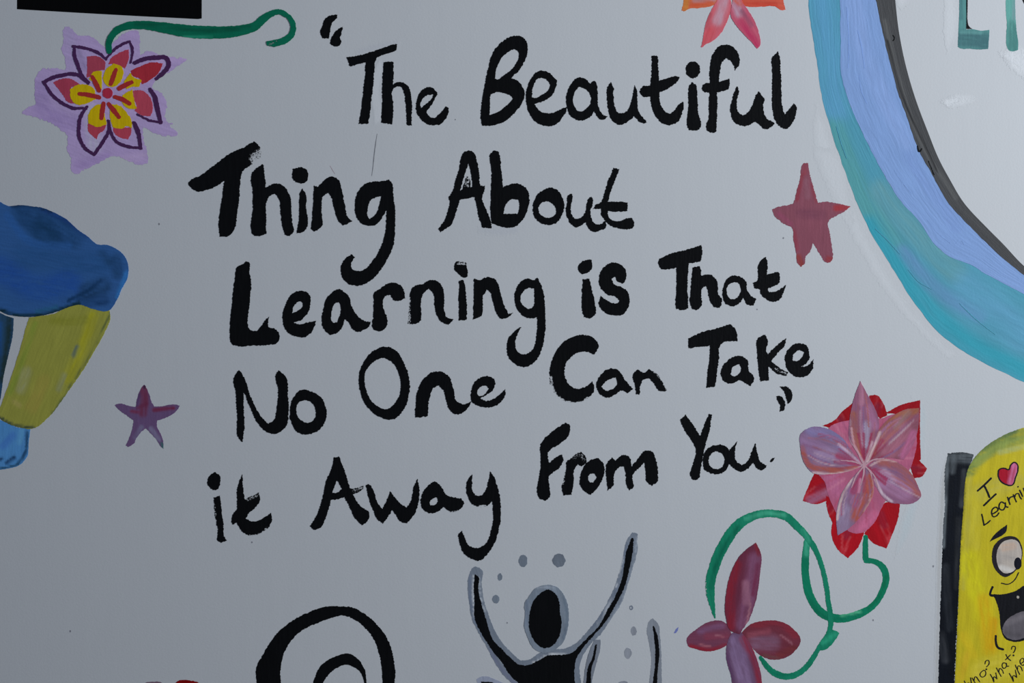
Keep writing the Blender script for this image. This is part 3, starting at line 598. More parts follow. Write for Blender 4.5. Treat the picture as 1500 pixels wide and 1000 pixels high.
paint(of, 'petal', [zo([(265,492),(285,400),(300,300),(330,190),(380,90),(430,0),(450,-60),(560,-60),(580,60),(565,140),(520,260),(470,350),(380,430),(300,475),(280,497)])], (190,92,104), layer=2, grid=2.5, angle=110, mottled=.08,
      strokes=[(zo([(500,-40),(480,120),(440,220)]), 16, (178,142,156), .8), (zo([(300,440),(360,330)]), 14, (196,78,86), .8), (zo([(360,150),(320,300)]), 6, (158,74,84), .6)], label='coral pink petal')
paint(of, 'petal', [zo([(575,160),(585,60),(600,-50),(660,-30),(720,60),(790,160),(840,260),(870,350),(872,490),(850,508),(810,460),(740,390),(650,290),(600,220)])], (178,84,106), layer=3, grid=2.5, angle=60, mottled=.08,
      strokes=[(zo([(620,0),(660,130)]), 16, (172,134,152), .8), (zo([(690,120),(790,270)]), 7, (132,76,98), .7), (zo([(680,230),(760,330),(850,470)]), 10, (176,56,92), .8), (zo([(600,-20),(680,40)]), 9, (196,92,72), .7)], label='rose pink petal')
paint(of, 'petal', [zo([(480,-60),(420,-200),(430,-420),(540,-560),(620,-400),(640,-200),(590,-60)])], (192,90,80), layer=2, grid=5, mottled=.08)

# ------------------------------------------------------------------ stars
zs = Z(1120, 225, 5.714)
st = thing('painted_star', 'large maroon five-pointed star beside the big curved ring', 'painted star', (1185, 390))
paint(st, 'star_shape', [zs([(322,85),(365,78),(375,160),(410,280),(445,410),(530,402),(620,420),(720,442),(660,490),(600,520),(535,565),(545,660),(565,780),(570,870),(545,910),(515,910),(465,840),(405,745),(380,820),(345,860),(335,920),(305,945),(275,915),(262,820),(240,720),(230,625),(150,580),(80,515),(65,465),(130,440),(240,410),(265,320),(300,190),(308,115)])],
      (126,74,92), layer=1, rough=.8, grid=2.6, mottled=.07, strokes=[(zs([(340,85),(340,160)]), 8, (136,66,80), .8), (zs([(310,180),(270,380)]), 7, (132,58,72), .8), (zs([(395,260),(435,400)]), 6, (134,62,76), .7),
      (zs([(600,455),(710,445)]), 10, (150,58,68), .9), (zs([(285,860),(305,930)]), 9, (132,58,56), .9), (zs([(530,880),(560,890)]), 9, (138,58,66), .9), (zs([(245,650),(275,800)]), 7, (132,60,76), .7), (zs([(300,500),(480,510)]), 16, (112,66,86), .7), (zs([(350,230),(360,360)]), 9, (134,88,106), .7), (zs([(120,500),(220,590)]), 7, (134,72,98), .8)])
zt = Z(160, 555, 9.09)
s2 = thing('painted_star', 'small purple and red star beside the words No and it', 'painted star', (212, 655))
paint(s2, 'star_shape', [zt([(470,72),(510,150),(540,230),(560,300),(600,370),(720,360),(900,342),(942,358),(880,440),(790,500),(640,555),(640,640),(690,740),(715,830),(725,928),(690,900),(640,820),(560,730),(490,655),(430,700),(360,790),(330,855),(250,905),(222,880),(270,780),(310,640),(325,550),(220,475),(110,390),(75,345),(130,325),(260,355),(355,370),(365,280),(400,180),(440,105)])],
      (84,66,100), layer=1, rough=.6, grid=2, strokes=[(zt([(460,120),(470,300),(450,460)]), 12, (92,48,72), .9), (zt([(600,410),(850,385)]), 7, (94,34,54), .8), (zt([(300,430),(380,440)]), 6, (96,46,70), .8),
      (zt([(380,380),(500,330)]), 6, (88,42,66), .7), (zt([(340,780),(430,640)]), 7, (92,86,116), .8), (zt([(560,660),(660,800)]), 8, (98,92,122), .8), (zt([(700,850),(718,920)]), 3.5, (34,86,84), .9), (zt([(470,85),(470,110)]), 4, (52,38,60), .8), (zt([(400,200),(375,350)]), 4, (66,48,84), .7)])

# ------------------------------------------------------------------ kneeling figure cut by the edge
za = Z(0, 285, 5.555); zb = Z(0, 440, 3.846)
fg = thing('painted_figure', 'crouching figure in blue trousers with a yellow lower leg', 'painted figure', (40, 690))
paint(fg, 'far_leg', [zb([(-260,60),(0,70),(40,88),(78,100),(72,190),(42,330),(18,440),(6,530),(0,560),(-60,600),(-200,500)])], (38,62,88), layer=1, rough=.4, grid=3.5, mottled=.1,
      strokes=[(zb([(50,100),(40,250),(10,450)]), 8, (34,48,52), .9), (zb([(0,130),(-5,300)]), 8, (36,70,120), .8)], label='dark blue far leg')
paint(fg, 'trouser_leg', [za([(-760,-40),(-300,-30),(0,60),(70,92),(160,85),(260,95),(350,108),(450,150),(540,200),(640,290),(720,345),(790,402),(880,412),(960,450),(1020,510),(1043,570),(1035,680),(990,770),(950,860),(885,942),(760,930),(640,895),(560,915),(440,960),(300,990),(150,990),(50,970),(0,945),(-400,880),(-760,800)])],
      (46,80,130), layer=3, rough=.4, grid=3.2, mottled=.05, angle=10, strokes=[
      (za([(150,130),(280,290),(430,370)]), 26, (36,66,106), .7), (za([(260,160),(430,240),(560,330)]), 44, (34,62,100), .8), (za([(330,280),(420,340)]), 30, (30,56,88), .7), (za([(350,115),(540,205),(700,335)]), 10, (34,58,110), .7),
      (za([(60,170),(240,380),(560,420)]), 12, (44,82,138), .8), (za([(200,500),(600,560),(820,560)]), 40, (40,74,122), .7), (za([(0,600),(300,760),(560,720)]), 40, (38,72,136), .8),
      (za([(830,480),(880,550)]), 14, (36,64,104), .6), (za([(940,540),(960,640)]), 20, (34,60,98), .7), (za([(700,800),(840,740)]), 26, (32,56,90), .75), (za([(650,880),(850,860)]), 16, (32,56,96), .8), (za([(1030,640),(960,830)]), 8, (48,104,170), .8),
      (za([(0,940),(150,985),(300,985),(480,940),(640,885)]), 7, (26,46,58), .95), (za([(560,860),(700,790),(820,700)]), 6, (28,52,88), .8), (za([(100,95),(260,92),(420,135)]), 5, (28,46,74), .8), (za([(300,950),(460,915)]), 6, (38,84,112), .7)], label='blue trouser thigh and knee')
paint(fg, 'lower_leg', [zb([(165,96),(300,75),(440,20),(500,35),(615,50),(622,90),(590,180),(540,270),(470,390),(400,490),(330,590),(270,660),(190,720),(110,715),(40,690),(0,665),(-10,640),(10,580),(60,440),(120,250),(150,140)])],
      (124,125,60), layer=2, rough=.6, grid=3.2, mottled=.08, angle=110, strokes=[
      (zb([(520,90),(470,250),(380,440)]), 18, (140,138,44), .8), (zb([(200,130),(140,300),(60,520)]), 10, (112,124,54), .8), (zb([(150,400),(120,500)]), 16, (126,128,96), .6), (zb([(360,420),(330,500)]), 9, (118,122,92), .7),
      (zb([(435,260),(415,310)]), 7, (80,96,96), .75), (zb([(250,450),(180,600)]), 20, (128,120,60), .8), (zb([(80,570),(110,590)]), 8, (140,130,80), .5), (zb([(0,660),(60,695),(130,712),(190,712)]), 5, (44,56,52), .9), (zb([(620,70),(520,290),(430,430),(290,650)]), 3, (74,84,56), .8), (zb([(300,120),(480,110)]), 14, (118,120,50), .7)], label='yellow lower leg')
paint(fg, 'foot', [zb([(-30,660),(0,672),(60,700),(120,718),(172,718),(162,800),(152,880),(112,925),(50,945),(0,952),(-120,955),(-230,900),(-200,760)])], (64,110,162), layer=1, rough=.4, grid=2.6, mottled=.06,
      strokes=[(zb([(70,760),(20,820)]), 12, (58,98,160), .8), (zb([(152,740),(142,860),(100,920)]), 5, (34,60,92), .9), (zb([(40,915),(78,885)]), 7, (24,38,70), .95), (zb([(0,895),(10,890)]), 5, (24,38,70), .9), (zb([(100,925),(40,942),(0,948)]), 4, (36,62,88), .9), (zb([(120,735),(110,800)]), 8, (78,128,178), .6)], label='light blue foot')
# ------------------------------------------------------------------ layered pink flower and its stem
zp = Z(1150, 540, 3.45)
pf = thing('painted_flower', 'large layered pink and red flower with mauve petals and green stem', 'painted flower', (1265, 815))
RED = (142,24,34)
for pts, ctr in [([(190,288),(250,260),(290,215),(345,170),(350,260),(300,312),(230,300)], None), ([(425,135),(460,133),(500,180),(517,235),(480,252),(440,200)], None),
    ([(505,225),(580,185),(683,157),(682,320),(686,460),(640,485),(620,330),(560,230)], None), ([(630,480),(680,464),(718,505),(690,545),(650,552)], None),
    ([(88,667),(120,590),(150,525),(230,550),(225,660),(160,683)], 1), ([(205,640),(240,660),(265,700),(248,795),(215,720)], None),
    ([(235,800),(258,740),(330,800),(402,822),(370,900),(317,957),(265,910)], None), ([(400,832),(450,760),(500,680),(582,675),(570,760),(545,830),(512,907),(450,882)], None)]:
    c = np.array(zp(pts)).mean(0); e = np.array([1266, 681.]); d = (c-e)/np.linalg.norm(c-e)
    tip = c+d*20; inn = c-d*18; s = np.array([-d[1], d[0]])
    paint(pf, 'back_petal', [zp(pts)], RED, layer=1, rough=.5, grid=2.8, angle=math.degrees(math.atan2(d[1], d[0])), mottled=.16, label='red back petal',
          strokes=[([tuple(inn), tuple(c)], 12, (118,34,54), .7), ([tuple(c-s*5), tuple(tip-s*3)], 3, (176,84,98), .4), ([tuple(c+s*6), tuple(tip+s*2)], 3, (176,84,98), .4), ([tuple(tip), tuple(tip+d*8)], 9, (160,56,70), .6)]+([([tuple(c-d*14-s*10), tuple(c+d*16-s*8)], 14, (138,86,118), .85)] if ctr else []))
paint(pf, 'pink_ground', [zp([(230,290),(320,260),(400,240),(480,250),(560,230),(650,300),(645,470),(600,560),(500,680),(440,790),(390,828),(330,825),(280,760),(210,610),(205,585),(160,520),(140,400),(200,330)])], (160,88,124), layer=2, rough=.5, grid=3, mottled=.07,
      strokes=[(zp([(250,600),(240,560)]), 30, (166,98,142), .7), (zp([(300,300),(280,300)]), 20, (184,100,140), .7), (zp([(450,740),(380,810)]), 16, (178,96,140), .7)]+[(zp([(401+120*math.cos(q), 488+120*math.sin(q)), (401+290*math.cos(q), 488+290*math.sin(q))]), 3, random.choice([(150,82,122), (184,118,150), (158,70,104)]), .6) for q in [i*.17 for i in range(37)]], label='pink ground of the flower')
PET = [([(380,62),(410,120),(450,190),(475,270),(460,360),(405,488),(370,430),(325,360),(325,260),(345,160)], (142,92,126),
        [([(345,230),(350,330),(385,440)], 11, (146,88,82), .9), ([(415,280),(405,380)], 13, (160,156,192), .75), ([(430,200),(450,290)], 14, (158,108,152), .7), ([(380,80),(385,170)], 10, (160,110,140), .7), ([(335,300),(345,370),(395,470)], 3, (190,150,170), .8), ([(440,370),(405,480)], 4, (200,160,185), .8), ([(395,400),(398,450)], 4, (130,50,80), .8)]),
       ([(405,485),(440,400),(480,300),(540,240),(610,205),(678,198),(672,300),(640,400),(600,460),(500,450)], (140,86,110),
        [([(660,210),(560,245),(490,320),(440,430)], 11, (148,92,78), .9), ([(590,310),(520,400)], 28, (156,100,128), .8), ([(620,220),(560,300)], 10, (138,112,118), .6), ([(650,330),(600,440)], 14, (170,98,144), .8), ([(480,320),(415,470)], 4, (196,168,184), .9)]),
       ([(80,330),(130,295),(200,298),(280,340),(340,420),(395,490),(330,515),(230,532),(140,525),(95,470),(78,400)], (130,104,144),
        [([(130,310),(220,330),(300,390)], 20, (122,112,162), .9), ([(110,380),(200,440)], 26, (134,106,150), .8), ([(180,440),(240,440)], 24, (146,128,168), .6), ([(270,440),(350,470)], 11, (144,62,98), .9), ([(85,400),(120,485),(210,510),(360,505)], 9, (148,80,80), .95), ([(140,525),(250,530),(390,495)], 4, (190,160,176), .8), ([(270,380),(390,485)], 4, (184,156,188), .8)]),
       ([(410,495),(480,452),(560,468),(630,520),(675,600),(687,640),(650,677),(580,682),(520,672),(460,600)], (138,94,130),
        [([(490,465),(580,490),(640,560),(670,620)], 16, (150,88,96), .95), ([(500,560),(600,620)], 28, (150,112,156), .8), ([(500,520),(540,560)], 14, (166,142,176), .6), ([(450,510),(510,560)], 5, (142,58,96), .8), ([(455,560),(500,640),(540,670)], 4, (180,164,190), .8), ([(430,490),(490,460),(560,468)], 3, (196,160,176), .8)]),
       ([(400,490),(440,550),(447,620),(400,720),(330,800),(265,842),(258,740),(285,630),(340,550)], (124,98,134),
        [([(435,560),(420,650),(360,740)], 20, (150,78,76), .95), ([(290,720),(280,800)], 26, (132,118,156), .8), ([(330,620),(350,680)], 14, (128,90,132), .7), ([(385,520),(345,620)], 10, (146,58,98), .9), ([(380,560),(372,620)], 5, (176,120,156), .8), ([(340,550),(290,640),(262,760)], 4, (190,162,176), .85), ([(440,540),(447,620),(400,720)], 3, (178,138,150), .8)])]
for pts, c, ss in PET:
    pc = np.array(pts, float).mean(0)-np.array([401, 488.])
    L_ = float(np.hypot(*pc)); ux = pc/L_; sd = np.array([-ux[1], ux[0]]); ex = []
    for k in range(16):
        off = random.uniform(-1, 1); t0 = random.uniform(.15, .9); t1 = t0+random.uniform(.4, .9)
        q = [np.array([401, 488.])+ux*L_*t+sd*off*L_*.42*math.sin(min(t, 1.9)/2*math.pi) for t in (t0, (t0+t1)/2, t1)]
        ex.append(([tuple(v) for v in q], random.uniform(1.6, 3.2), random.choice([(150,60,92), (172,146,170), (120,84,124), (152,90,92), (158,110,150), (112,92,140)]), random.uniform(.35, .7)))
    for k in range(6):
        a_ = random.uniform(-.5, .5); q = [np.array([401, 488.])+(ux*math.cos(a_)+sd*math.sin(a_))*L_*t for t in (.12, .4, .75)]
        ex.append(([tuple(v) for v in q], random.uniform(2, 3.5), (140,46,80), random.uniform(.5, .85)))
    ss = ss[:3]+ex+ss[3:]
    paint(pf, 'petal', [zp(pts)], tuple(int(q*.94) for q in c), layer=3, rough=.4, grid=2.0, mottled=.14, angle=math.degrees(math.atan2(pc[1], pc[0])), strokes=[(zp(p), w_, cc, o_) for p, w_, cc, o_ in ss], label='mauve front petal')
for k, pts in enumerate([[(400,485),(420,430),(445,390)], [(400,490),(440,462),(500,452)], [(400,488),(350,470),(280,462)], [(398,490),(360,540),(335,600)], [(402,490),(430,520),(440,560)], [(402,490),(450,540),(470,600)], [(398,485),(370,430),(345,390)], [(400,488),(395,540),(380,590)]]):
    paint(pf, 'vein', [stroke(zp(pts), [2.4, 2.2, 1.0])], (168,134,156), layer=4, rough=.4, label='pale vein line')
zg = Z(990, 730, 3.703)
GREEN = (22,98,82)
paint(pf, 'stem', [stroke([p[:2]+(w_,) for p, w_ in zip(zg([(1030,205),(1028,265),(1030,325)]), [6.5, 8, 9])]),
                   stroke([p[:2]+(w_,) for p, w_ in zip(zg([(1030,335),(1080,342),(1120,370),(1140,420),(1122,500),(1075,575),(985,630),(880,650),(795,622),(735,545),(706,440),(703,330),(712,230)]), [8,8,10,10,9.5,9,11.5,12,12.5,12,11,11,9])])],
      GREEN, layer=1, rough=.5, grid=2.8, mottled=.14, angle=60, strokes=[(zg([(1140,420),(1110,520),(1050,590)]), 5, (14,84,66), .8), (zg([(735,560),(800,640),(900,655)]), 6, (16,86,72), .7), (zg([(900,632),(1000,612)]), 5, (64,140,122), .7), (zg([(706,300),(712,230)]), 9, (54,140,122), .8)], label='green stem looping from the flower')
zgs = lambda P, w_: stroke([p[:2]+(q,) for p, q in zip(zg(P), w_)])
paint(pf, 'tendril', [zgs([(212,645),(200,590),(188,520),(187,465),(215,350),(270,235),(345,138),(430,92),(520,80),(600,98),(655,148),(725,225),(780,330),(808,430),(828,560),(840,660),(835,715),(785,795),(740,870),(690,930),(600,965),(525,938),(458,860)], [2.5,7,12,14,15.5,16,15,12,11,11.5,11,9,7,7,7.5,7.5,7,6,8,8,9.5,9,5]),
                      zg([(832,708),(855,712),(888,728),(862,770),(800,822),(768,818),(790,770)])],
      (26,102,86), layer=2, rough=.7, grid=2.8, mottled=.16, angle=80, strokes=[(zg([(190,480),(240,300),(340,160)]), 9, (14,84,70), .8), (zg([(380,110),(500,78),(590,92)]), 7, (56,140,120), .8), (zg([(690,170),(720,230)]), 8, (48,132,114), .7), (zg([(800,780),(870,730)]), 9, (40,128,112), .7), (zg([(460,870),(530,945),(640,955)]), 5, (16,88,74), .7)],
      dry=[(zg([(160,440),(170,560)]), 5, .5)], label='green tendril with a small leaf')
# the four-petalled maroon flower
mq = thing('painted_flower', 'dark maroon four-petalled flower below the green tendril loop', 'painted flower', (1088, 1040))
for pts, c, ss, ang, ly in [
  ([(300,735),(345,712),(385,760),(432,850),(468,1000),(462,1120),(400,1190),(330,1110),(298,960),(272,850),(280,780)], (84,64,96), [([(330,780),(350,900),(380,1000)], 26, (96,84,122), .8), ([(370,760),(440,900),(462,1000)], 14, (98,40,58), .9), ([(280,850),(310,980)], 6, (64,48,80), .8)], 75, 2),
  ([(58,770),(110,710),(190,665),(250,663),(290,700),(292,780),(250,810),(180,828),(110,816),(65,797)], (96,58,84), [([(80,800),(180,822),(270,795)], 7, (100,34,48), .9), ([(130,720),(250,690)], 10, (88,64,96), .8), ([(215,738),(262,750)], 3, (140,108,128), .6), ([(130,792),(185,800)], 3, (128,84,100), .5), ([(170,750),(270,740)], 12, (96,48,68), .6)], 0, 1),
  ([(350,735),(400,685),(480,662),(560,664),(630,700),(677,770),(650,822),(600,860),(540,874),(470,857),(400,795)], (98,50,68), [([(420,685),(560,675),(650,740)], 12, (96,40,54), .9), ([(440,780),(520,780)], 26, (94,70,96), .8), ([(570,740),(630,785)], 3, (126,88,108), .6), ([(560,850),(640,810)], 10, (86,42,50), .9), ([(400,740),(500,720)], 10, (108,60,78), .7), ([(480,850),(560,866)], 5, (80,52,60), .8)], 10, 1),
  ([(435,238),(462,300),(457,400),(432,560),(395,660),(345,735),(300,718),(270,640),(275,500),(300,400),(340,320),(390,270)], (92,48,70), [([(330,360),(295,520),(300,690)], 15, (96,34,48), .95), ([(430,330),(400,520),(360,680)], 22, (94,62,92), .85), ([(380,460),(385,560)], 12, (112,78,104), .8), ([(405,570),(385,680)], 3, (140,104,122), .6), ([(435,245),(450,300)], 7, (104,38,50), .8), ([(440,360),(420,520)], 7, (88,44,70), .8)], 100, 3)]:
    paint(mq, 'petal', [zg(pts)], tuple(int(q*.85) for q in c), layer=ly, rough=.5, grid=2.6, mottled=.08, angle=ang, strokes=[(zg(p), w_, cc, o_) for p, w_, cc, o_ in ss])

# ------------------------------------------------------------------ black silhouettes with grey outlines
zf = Z(660, 760, 4.167)
GREY = (86,97,115)
f1 = thing('painted_figure', 'black silhouette person with both arms raised and grey outline', 'painted figure', (810, 1060))
paint(f1, 'body_outline', [zf([(160,290),(185,305),(192,400),(205,500),(235,590),(270,680),(320,760),(380,820),(430,862),(480,857),(540,820),(620,795),(700,788),(760,762),(820,700),(880,630),(940,540),(990,440),(1030,330),(1058,200),(1075,130),(1110,80),(1140,88),(1140,200),(1115,290),(1085,390),(1040,520),(980,610),(920,700),(850,770),(805,840),(790,880),(795,1000),(800,1250),(450,1250),(372,1000),(330,960),(280,890),(230,800),(180,710),(135,620),(115,520),(105,420),(112,340),(135,300)])],
      GREY, layer=1, rough=.8, grid=3, mottled=.16, angle=70, strokes=[(zf([(115,350),(125,520),(190,700)]), 5, (76,86,108), .7), (zf([(1075,150),(1040,330),(950,550),(860,660)]), 5, (78,90,112), .7), (zf([(1140,110),(1120,280),(1050,500),(960,640)]), 3, (118,132,152), .7), (zf([(240,800),(330,940),(400,1010)]), 5, (80,86,112), .7), (zf([(140,345),(138,480),(146,600)]), 2.2, (150,158,174), .9), (zf([(172,350),(182,470),(215,590)]), 1.8, (140,150,168), .7), (zf([(1050,230),(1030,340),(960,530),(900,640)]), 2, (142,154,172), .7), (zf([(420,880),(500,878),(600,828),(700,826)]), 2, (150,160,176), .7), (zf([(250,770),(330,890),(400,980)]), 1.8, (140,148,166), .7)], label='grey brushed outline')
paint(f1, 'body', [zf([(150,335),(163,345),(170,430),(195,540),(230,650),(250,720),(310,790),(370,850),(420,888),(470,890),(540,860),(600,830),(680,828),(740,815),(790,770),(850,710),(900,660),(950,570),(1005,470),(1045,370),(1060,280),(1080,180),(1103,115),(1120,118),(1112,200),(1095,290),(1070,390),(1020,500),(970,590),(920,660),(860,725),(805,790),(768,850),(757,920),(760,1000),(762,1250),(480,1250),(412,1000),(380,970),(310,870),(240,780),(190,700),(150,620),(145,500),(143,380)])], BLACK, raw=True, layer=2, rough=.8, mat=M_BLACK, label='black body and arms')
ho = paint(f1, 'head_outline', [zf([(590,400),(650,415),(690,460),(715,520),(722,600),(712,680),(680,760),(620,805),(560,815),(510,790),(475,730),(450,650),(455,570),(450,530),(480,470),(530,415)])], (90,102,120), layer=3, rough=.6, grid=2.6, mottled=.2, angle=80,
      strokes=[(zf([(690,480),(712,600),(690,730)]), 4, (78,92,112), .8), (zf([(470,500),(465,640)]), 5, (82,94,116), .6), (zf([(530,420),(640,420)]), 3, (124,136,156), .7)], label='grey outline of the head')
paint(f1, 'head', [zf([(605,430),(640,455),(660,490),(668,560),(678,640),(665,710),(630,765),(580,787),(530,765),(495,710),(478,640),(485,570),(505,500),(545,455)])], BLACK, raw=True, layer=4, rough=.8, mat=M_BLACK, label='black oval head')
f2 = thing('painted_figure', 'pair of slim black arms with grey outlines beside the large silhouette', 'painted figure', (920, 1060))
paint(f2, 'arm_outline', [zf([(880,735),(915,735),(912,800),(890,880),(870,960),(868,1250),(815,1250),(818,950),(835,850),(860,780)])], GREY, layer=3, rough=.6, grid=3, mottled=.14, label='grey outline')
paint(f2, 'arm', [stroke([p[:2]+(w_,) for p, w_ in zip(zf([(888,768),(872,850),(850,905),(842,1000),(842,1250)]), [2.5,4,5,7,8])])], BLACK, raw=True, layer=4, rough=.6, mat=M_BLACK)
paint(f2, 'arm_outline', [zf([(1235,605),(1265,635),(1280,720),(1288,850),(1290,1000),(1290,1250),(1215,1250),(1213,1000),(1225,850),(1210,750),(1200,660),(1215,620)])], (92,104,122), layer=1, rough=.6, grid=3, mottled=.14, label='grey outline')
paint(f2, 'arm', [stroke([p[:2]+(w_,) for p, w_ in zip(zf([(1238,655),(1255,730),(1262,830),(1255,920),(1247,1000),(1247,1250)]), [2.5,5.5,6,4.5,6.5,8])])], BLACK, raw=True, layer=2, rough=.6, mat=M_BLACK)
f3 = thing('painted_figure', 'tip of a grey-outlined black hand under the silhouette\'s bent left arm', 'painted figure', (720, 1060))
f3['label'] = 'tip of a grey-outlined black hand beneath the large silhouette'
paint(f3, 'hand_outline', [zf([(158,975),(195,960),(280,980),(350,1020),(400,1080),(400,1250),(260,1250),(200,1060),(170,1015)])], (104,112,134), layer=1, rough=.5, grid=3, mottled=.12)
paint(f3, 'hand', [zf([(186,990),(260,998),(330,1040),(365,1090),(365,1250),(290,1250),(230,1070),(195,1015)])], BLACK, raw=True, layer=2, rough=.5, mat=M_BLACK)
for (cx, cy, rx, ry, lb) in [(443,255,27,38,'grey oval dot above the silhouette head, on the side of the word Away'), (662,252,39,41,'largest grey dot, round, above the silhouette head'), (302,352,14,22,'tiny grey dot beside the silhouette\'s shorter arm, upper of two'), (277,488,22,27,'grey round dot beside the silhouette\'s shorter arm, lower of two'),
        (1118,683,17,28,'narrow grey oval dot beneath the tiny grey ring'), (1083,818,23,33,'grey oval dot lowest of three beside the slim arm'), (1055,1008,32,20,'grey dot beneath the three dots beside the slim arm, half in view')]:
    t = thing('painted_dot', lb, 'painted dot', zf([(cx, cy+ry)])[0], 'grey dots around the silhouettes')
    paint(t, 'dot_shape', [zf(ell(cx, cy, rx, ry, 14))], (84,94,110) if cx < 700 else (98,109,127), layer=1, rough=.5, grid=2.4, mottled=.14)
t = thing('painted_dot', 'tiny open grey ring beneath the silhouette\'s longer arm', 'painted dot', zf([(1103,556)])[0], 'grey dots around the silhouettes')
paint(t, 'dot_shape', [zf(ell(1103, 541, 12, 15, 12))], (84,96,116), holes=[zf(ell(1101, 541, 5, 7, 10))], layer=1, rough=.3)

# black arch
zr = Z(340, 870, 5.357)
ar = thing('painted_arch', 'thick black arch with a smaller black arch inside', 'painted arch', (478, 1040))
paint(ar, 'outer_arch', [zr([(185,620),(200,550),(240,480),(290,390),(350,310),(430,240),(520,180),(640,125),(780,92),(860,94),(940,103),(1050,160),(1130,230),(1200,320),(1240,400),(1265,500),(1280,600),(1277,700),(1275,900),(1175,900),(1175,600),(1155,470),(1110,350),(1040,260),(960,200),(880,168),(800,180),(700,215),(600,255),(510,315),(440,400),(400,490),(385,560),(380,650),(385,700),(385,900),(200,900),(195,690)])], BLACK, raw=True, layer=1, rough=.9, mat=M_BLACK)
paint(ar, 'inner_arch', [zr([(640,690),(670,600),(730,530),(820,485),(930,468),(990,510),(1040,590),(1055,690),(1062,800),(1045,800),(1035,690),(1010,620),(960,575),(905,553),(830,575),(760,630),(715,695),(700,800),(625,800)])], BLACK, raw=True, layer=1, rough=.7, mat=M_BLACK)
# red petals peeping up at the bottom
zq = Z(200, 940, 7.5)
rf = thing('painted_flower', 'tips of dark red petals beside the thick black arch', 'painted flower', (262, 1030))
paint(rf, 'petal', [zq([(425,455),(455,428),(520,416),(600,424),(670,440),(720,520),(660,660),(460,660),(400,540)])], (92,12,20), layer=2, rough=.5, grid=3, mottled=.1)
paint(rf, 'petal', [zq([(70,470),(110,443),(180,437),(275,446),(330,520),(300,640),(140,640),(70,540)])], (82,66,82), layer=1, rough=.5, grid=3)

# ------------------------------------------------------------------ smiling yellow book
zk = Z(1370, 615, 5.408); zm = Z(1360, 780, 4.545)
bk = thing('painted_book', 'smiling yellow book with a dark spine, lettering and a heart', 'painted book', (1500, 1060))
paint(bk, 'spine', [[(1388,664),(1408,662),(1427,665),(1418,690),(1414,740),(1409,800),(1404,870),(1401,930),(1398,1000),(1397,1060),(1372,1060),(1374,1000),(1377,900),(1380.5,800),(1384,730),(1384,690)]], (22,24,30), layer=1, rough=.9, grid=1.8, mottled=.4, angle=93,
      strokes=[([(1390,668),(1420,670)], 18, (78,84,96), .8), ([(1387,672),(1385,720),(1381,800)], 7, (96,104,118), .6), ([(1412,690),(1408,740)], 8, (70,75,86), .5), ([(1398,672),(1395,690)], 10, (80,86,98), .6), ([(1404,760),(1402,860)], 9, (42,45,52), .5), ([(1385,830),(1390,920)], 12, (38,42,52), .5), ([(1378,930),(1385,965)], 14, (44,48,58), .5)], dry=[([(1386,664),(1424,664)], 6, .6)], label='dark grey painted spine')
paint(bk, 'grey_smear', [[(1386,668),(1389,668),(1384,760),(1379,880),(1376,1060),(1366,1060),(1370,900),(1374,760),(1380,690)]], (128,136,154), layer=0.5, rough=.8, grid=2.5, soft=5, mat=M_WASH, label='thin grey smear along the spine')
paint(bk, 'cover', [[(1407,800),(1411,745),(1413,712),(1419,684),(1432,665),(1450,649),(1475,635),(1500,626),(1530,619),(1575,619),(1625,640),(1652,690),(1660,800),(1652,1060),(1396.5,1060),(1398.5,1000),(1403,900)]], (156,148,38), layer=2, rough=.5, grid=2.6, mottled=.10, angle=95,
      strokes=[([(1416,690),(1440,664),(1475,645),(1520,632),(1590,632)], 22, (112,128,72), .95), ([(1430,678),(1470,652),(1510,642)], 12, (132,146,80), .8), ([(1425,670),(1455,646),(1490,630)], 6, (88,108,76), .7), ([(1465,662),(1500,654)], 8, (158,166,110), .8),
      ([(1420,700),(1418,760),(1412,860)], 10, (158,152,62), .8), ([(1440,720),(1500,700)], 30, (170,162,78), .6), ([(1430,720),(1428,800)], 16, (172,164,58), .7), ([(1490,670),(1500,690)], 18, (178,166,48), .8),
      ([(1420,820),(1440,900)], 34, (168,158,34), .8), ([(1440,880),(1450,950)], 24, (164,134,30), .85), ([(1455,910),(1452,945)], 14, (160,122,26), .8), ([(1412,930),(1425,960)], 14, (164,138,36), .7), ([(1440,985),(1500,970)], 40, (152,148,56), .8), ([(1408,990),(1415,960)], 14, (160,134,40), .7), ([(1407,800),(1401,920),(1397,1000)], 4, (98,100,40), .7), ([(1413,710),(1408,790)], 4, (86,90,48), .7)], label='yellow cover with greenish top edge')
INK = (0.012, 0.012, 0.02)
def ink(parent, name, lines, w_, z, layer=4, label=None):
    paint(parent, name, [stroke([tuple(p)[:2]+(w_,) for p in z(l)], step=1.0) if len(l) > 1 else np.array(smooth(z(ell(l[0][0], l[0][1], 6, 6, 8)), 1)) for l in lines], INK, raw=True, layer=layer, rough=.2, mat=M_BLACK, label=label)
ink(bk, 'letter', [[(335,560),(390,512),(442,460)], [(385,515),(408,560),(430,612)], [(385,676),(430,632),(480,585)]], 2.6, zk)
HT = [(500,400),(515,386),(550,382),(580,392),(598,355),(628,335),(650,352),(653,400),(635,455),(608,515),(555,508),(515,480),(498,440)]
hr = paint(bk, 'heart', [zk(HT)], (152,26,46), layer=3, rough=.2, grid=1.6, strokes=[(zk([(630,360),(620,440),(600,495)]), 11, (186,106,156), .95), (zk([(580,400),(575,500)]), 2.5, (150,60,90), .7)], label='red and pink heart')
paint(hr, 'heart_outline', [stroke([p+(1.9,) for p in zk(HT+[HT[0]])], step=1.0)], INK, raw=True, layer=4, rough=.2, mat=M_BLACK)
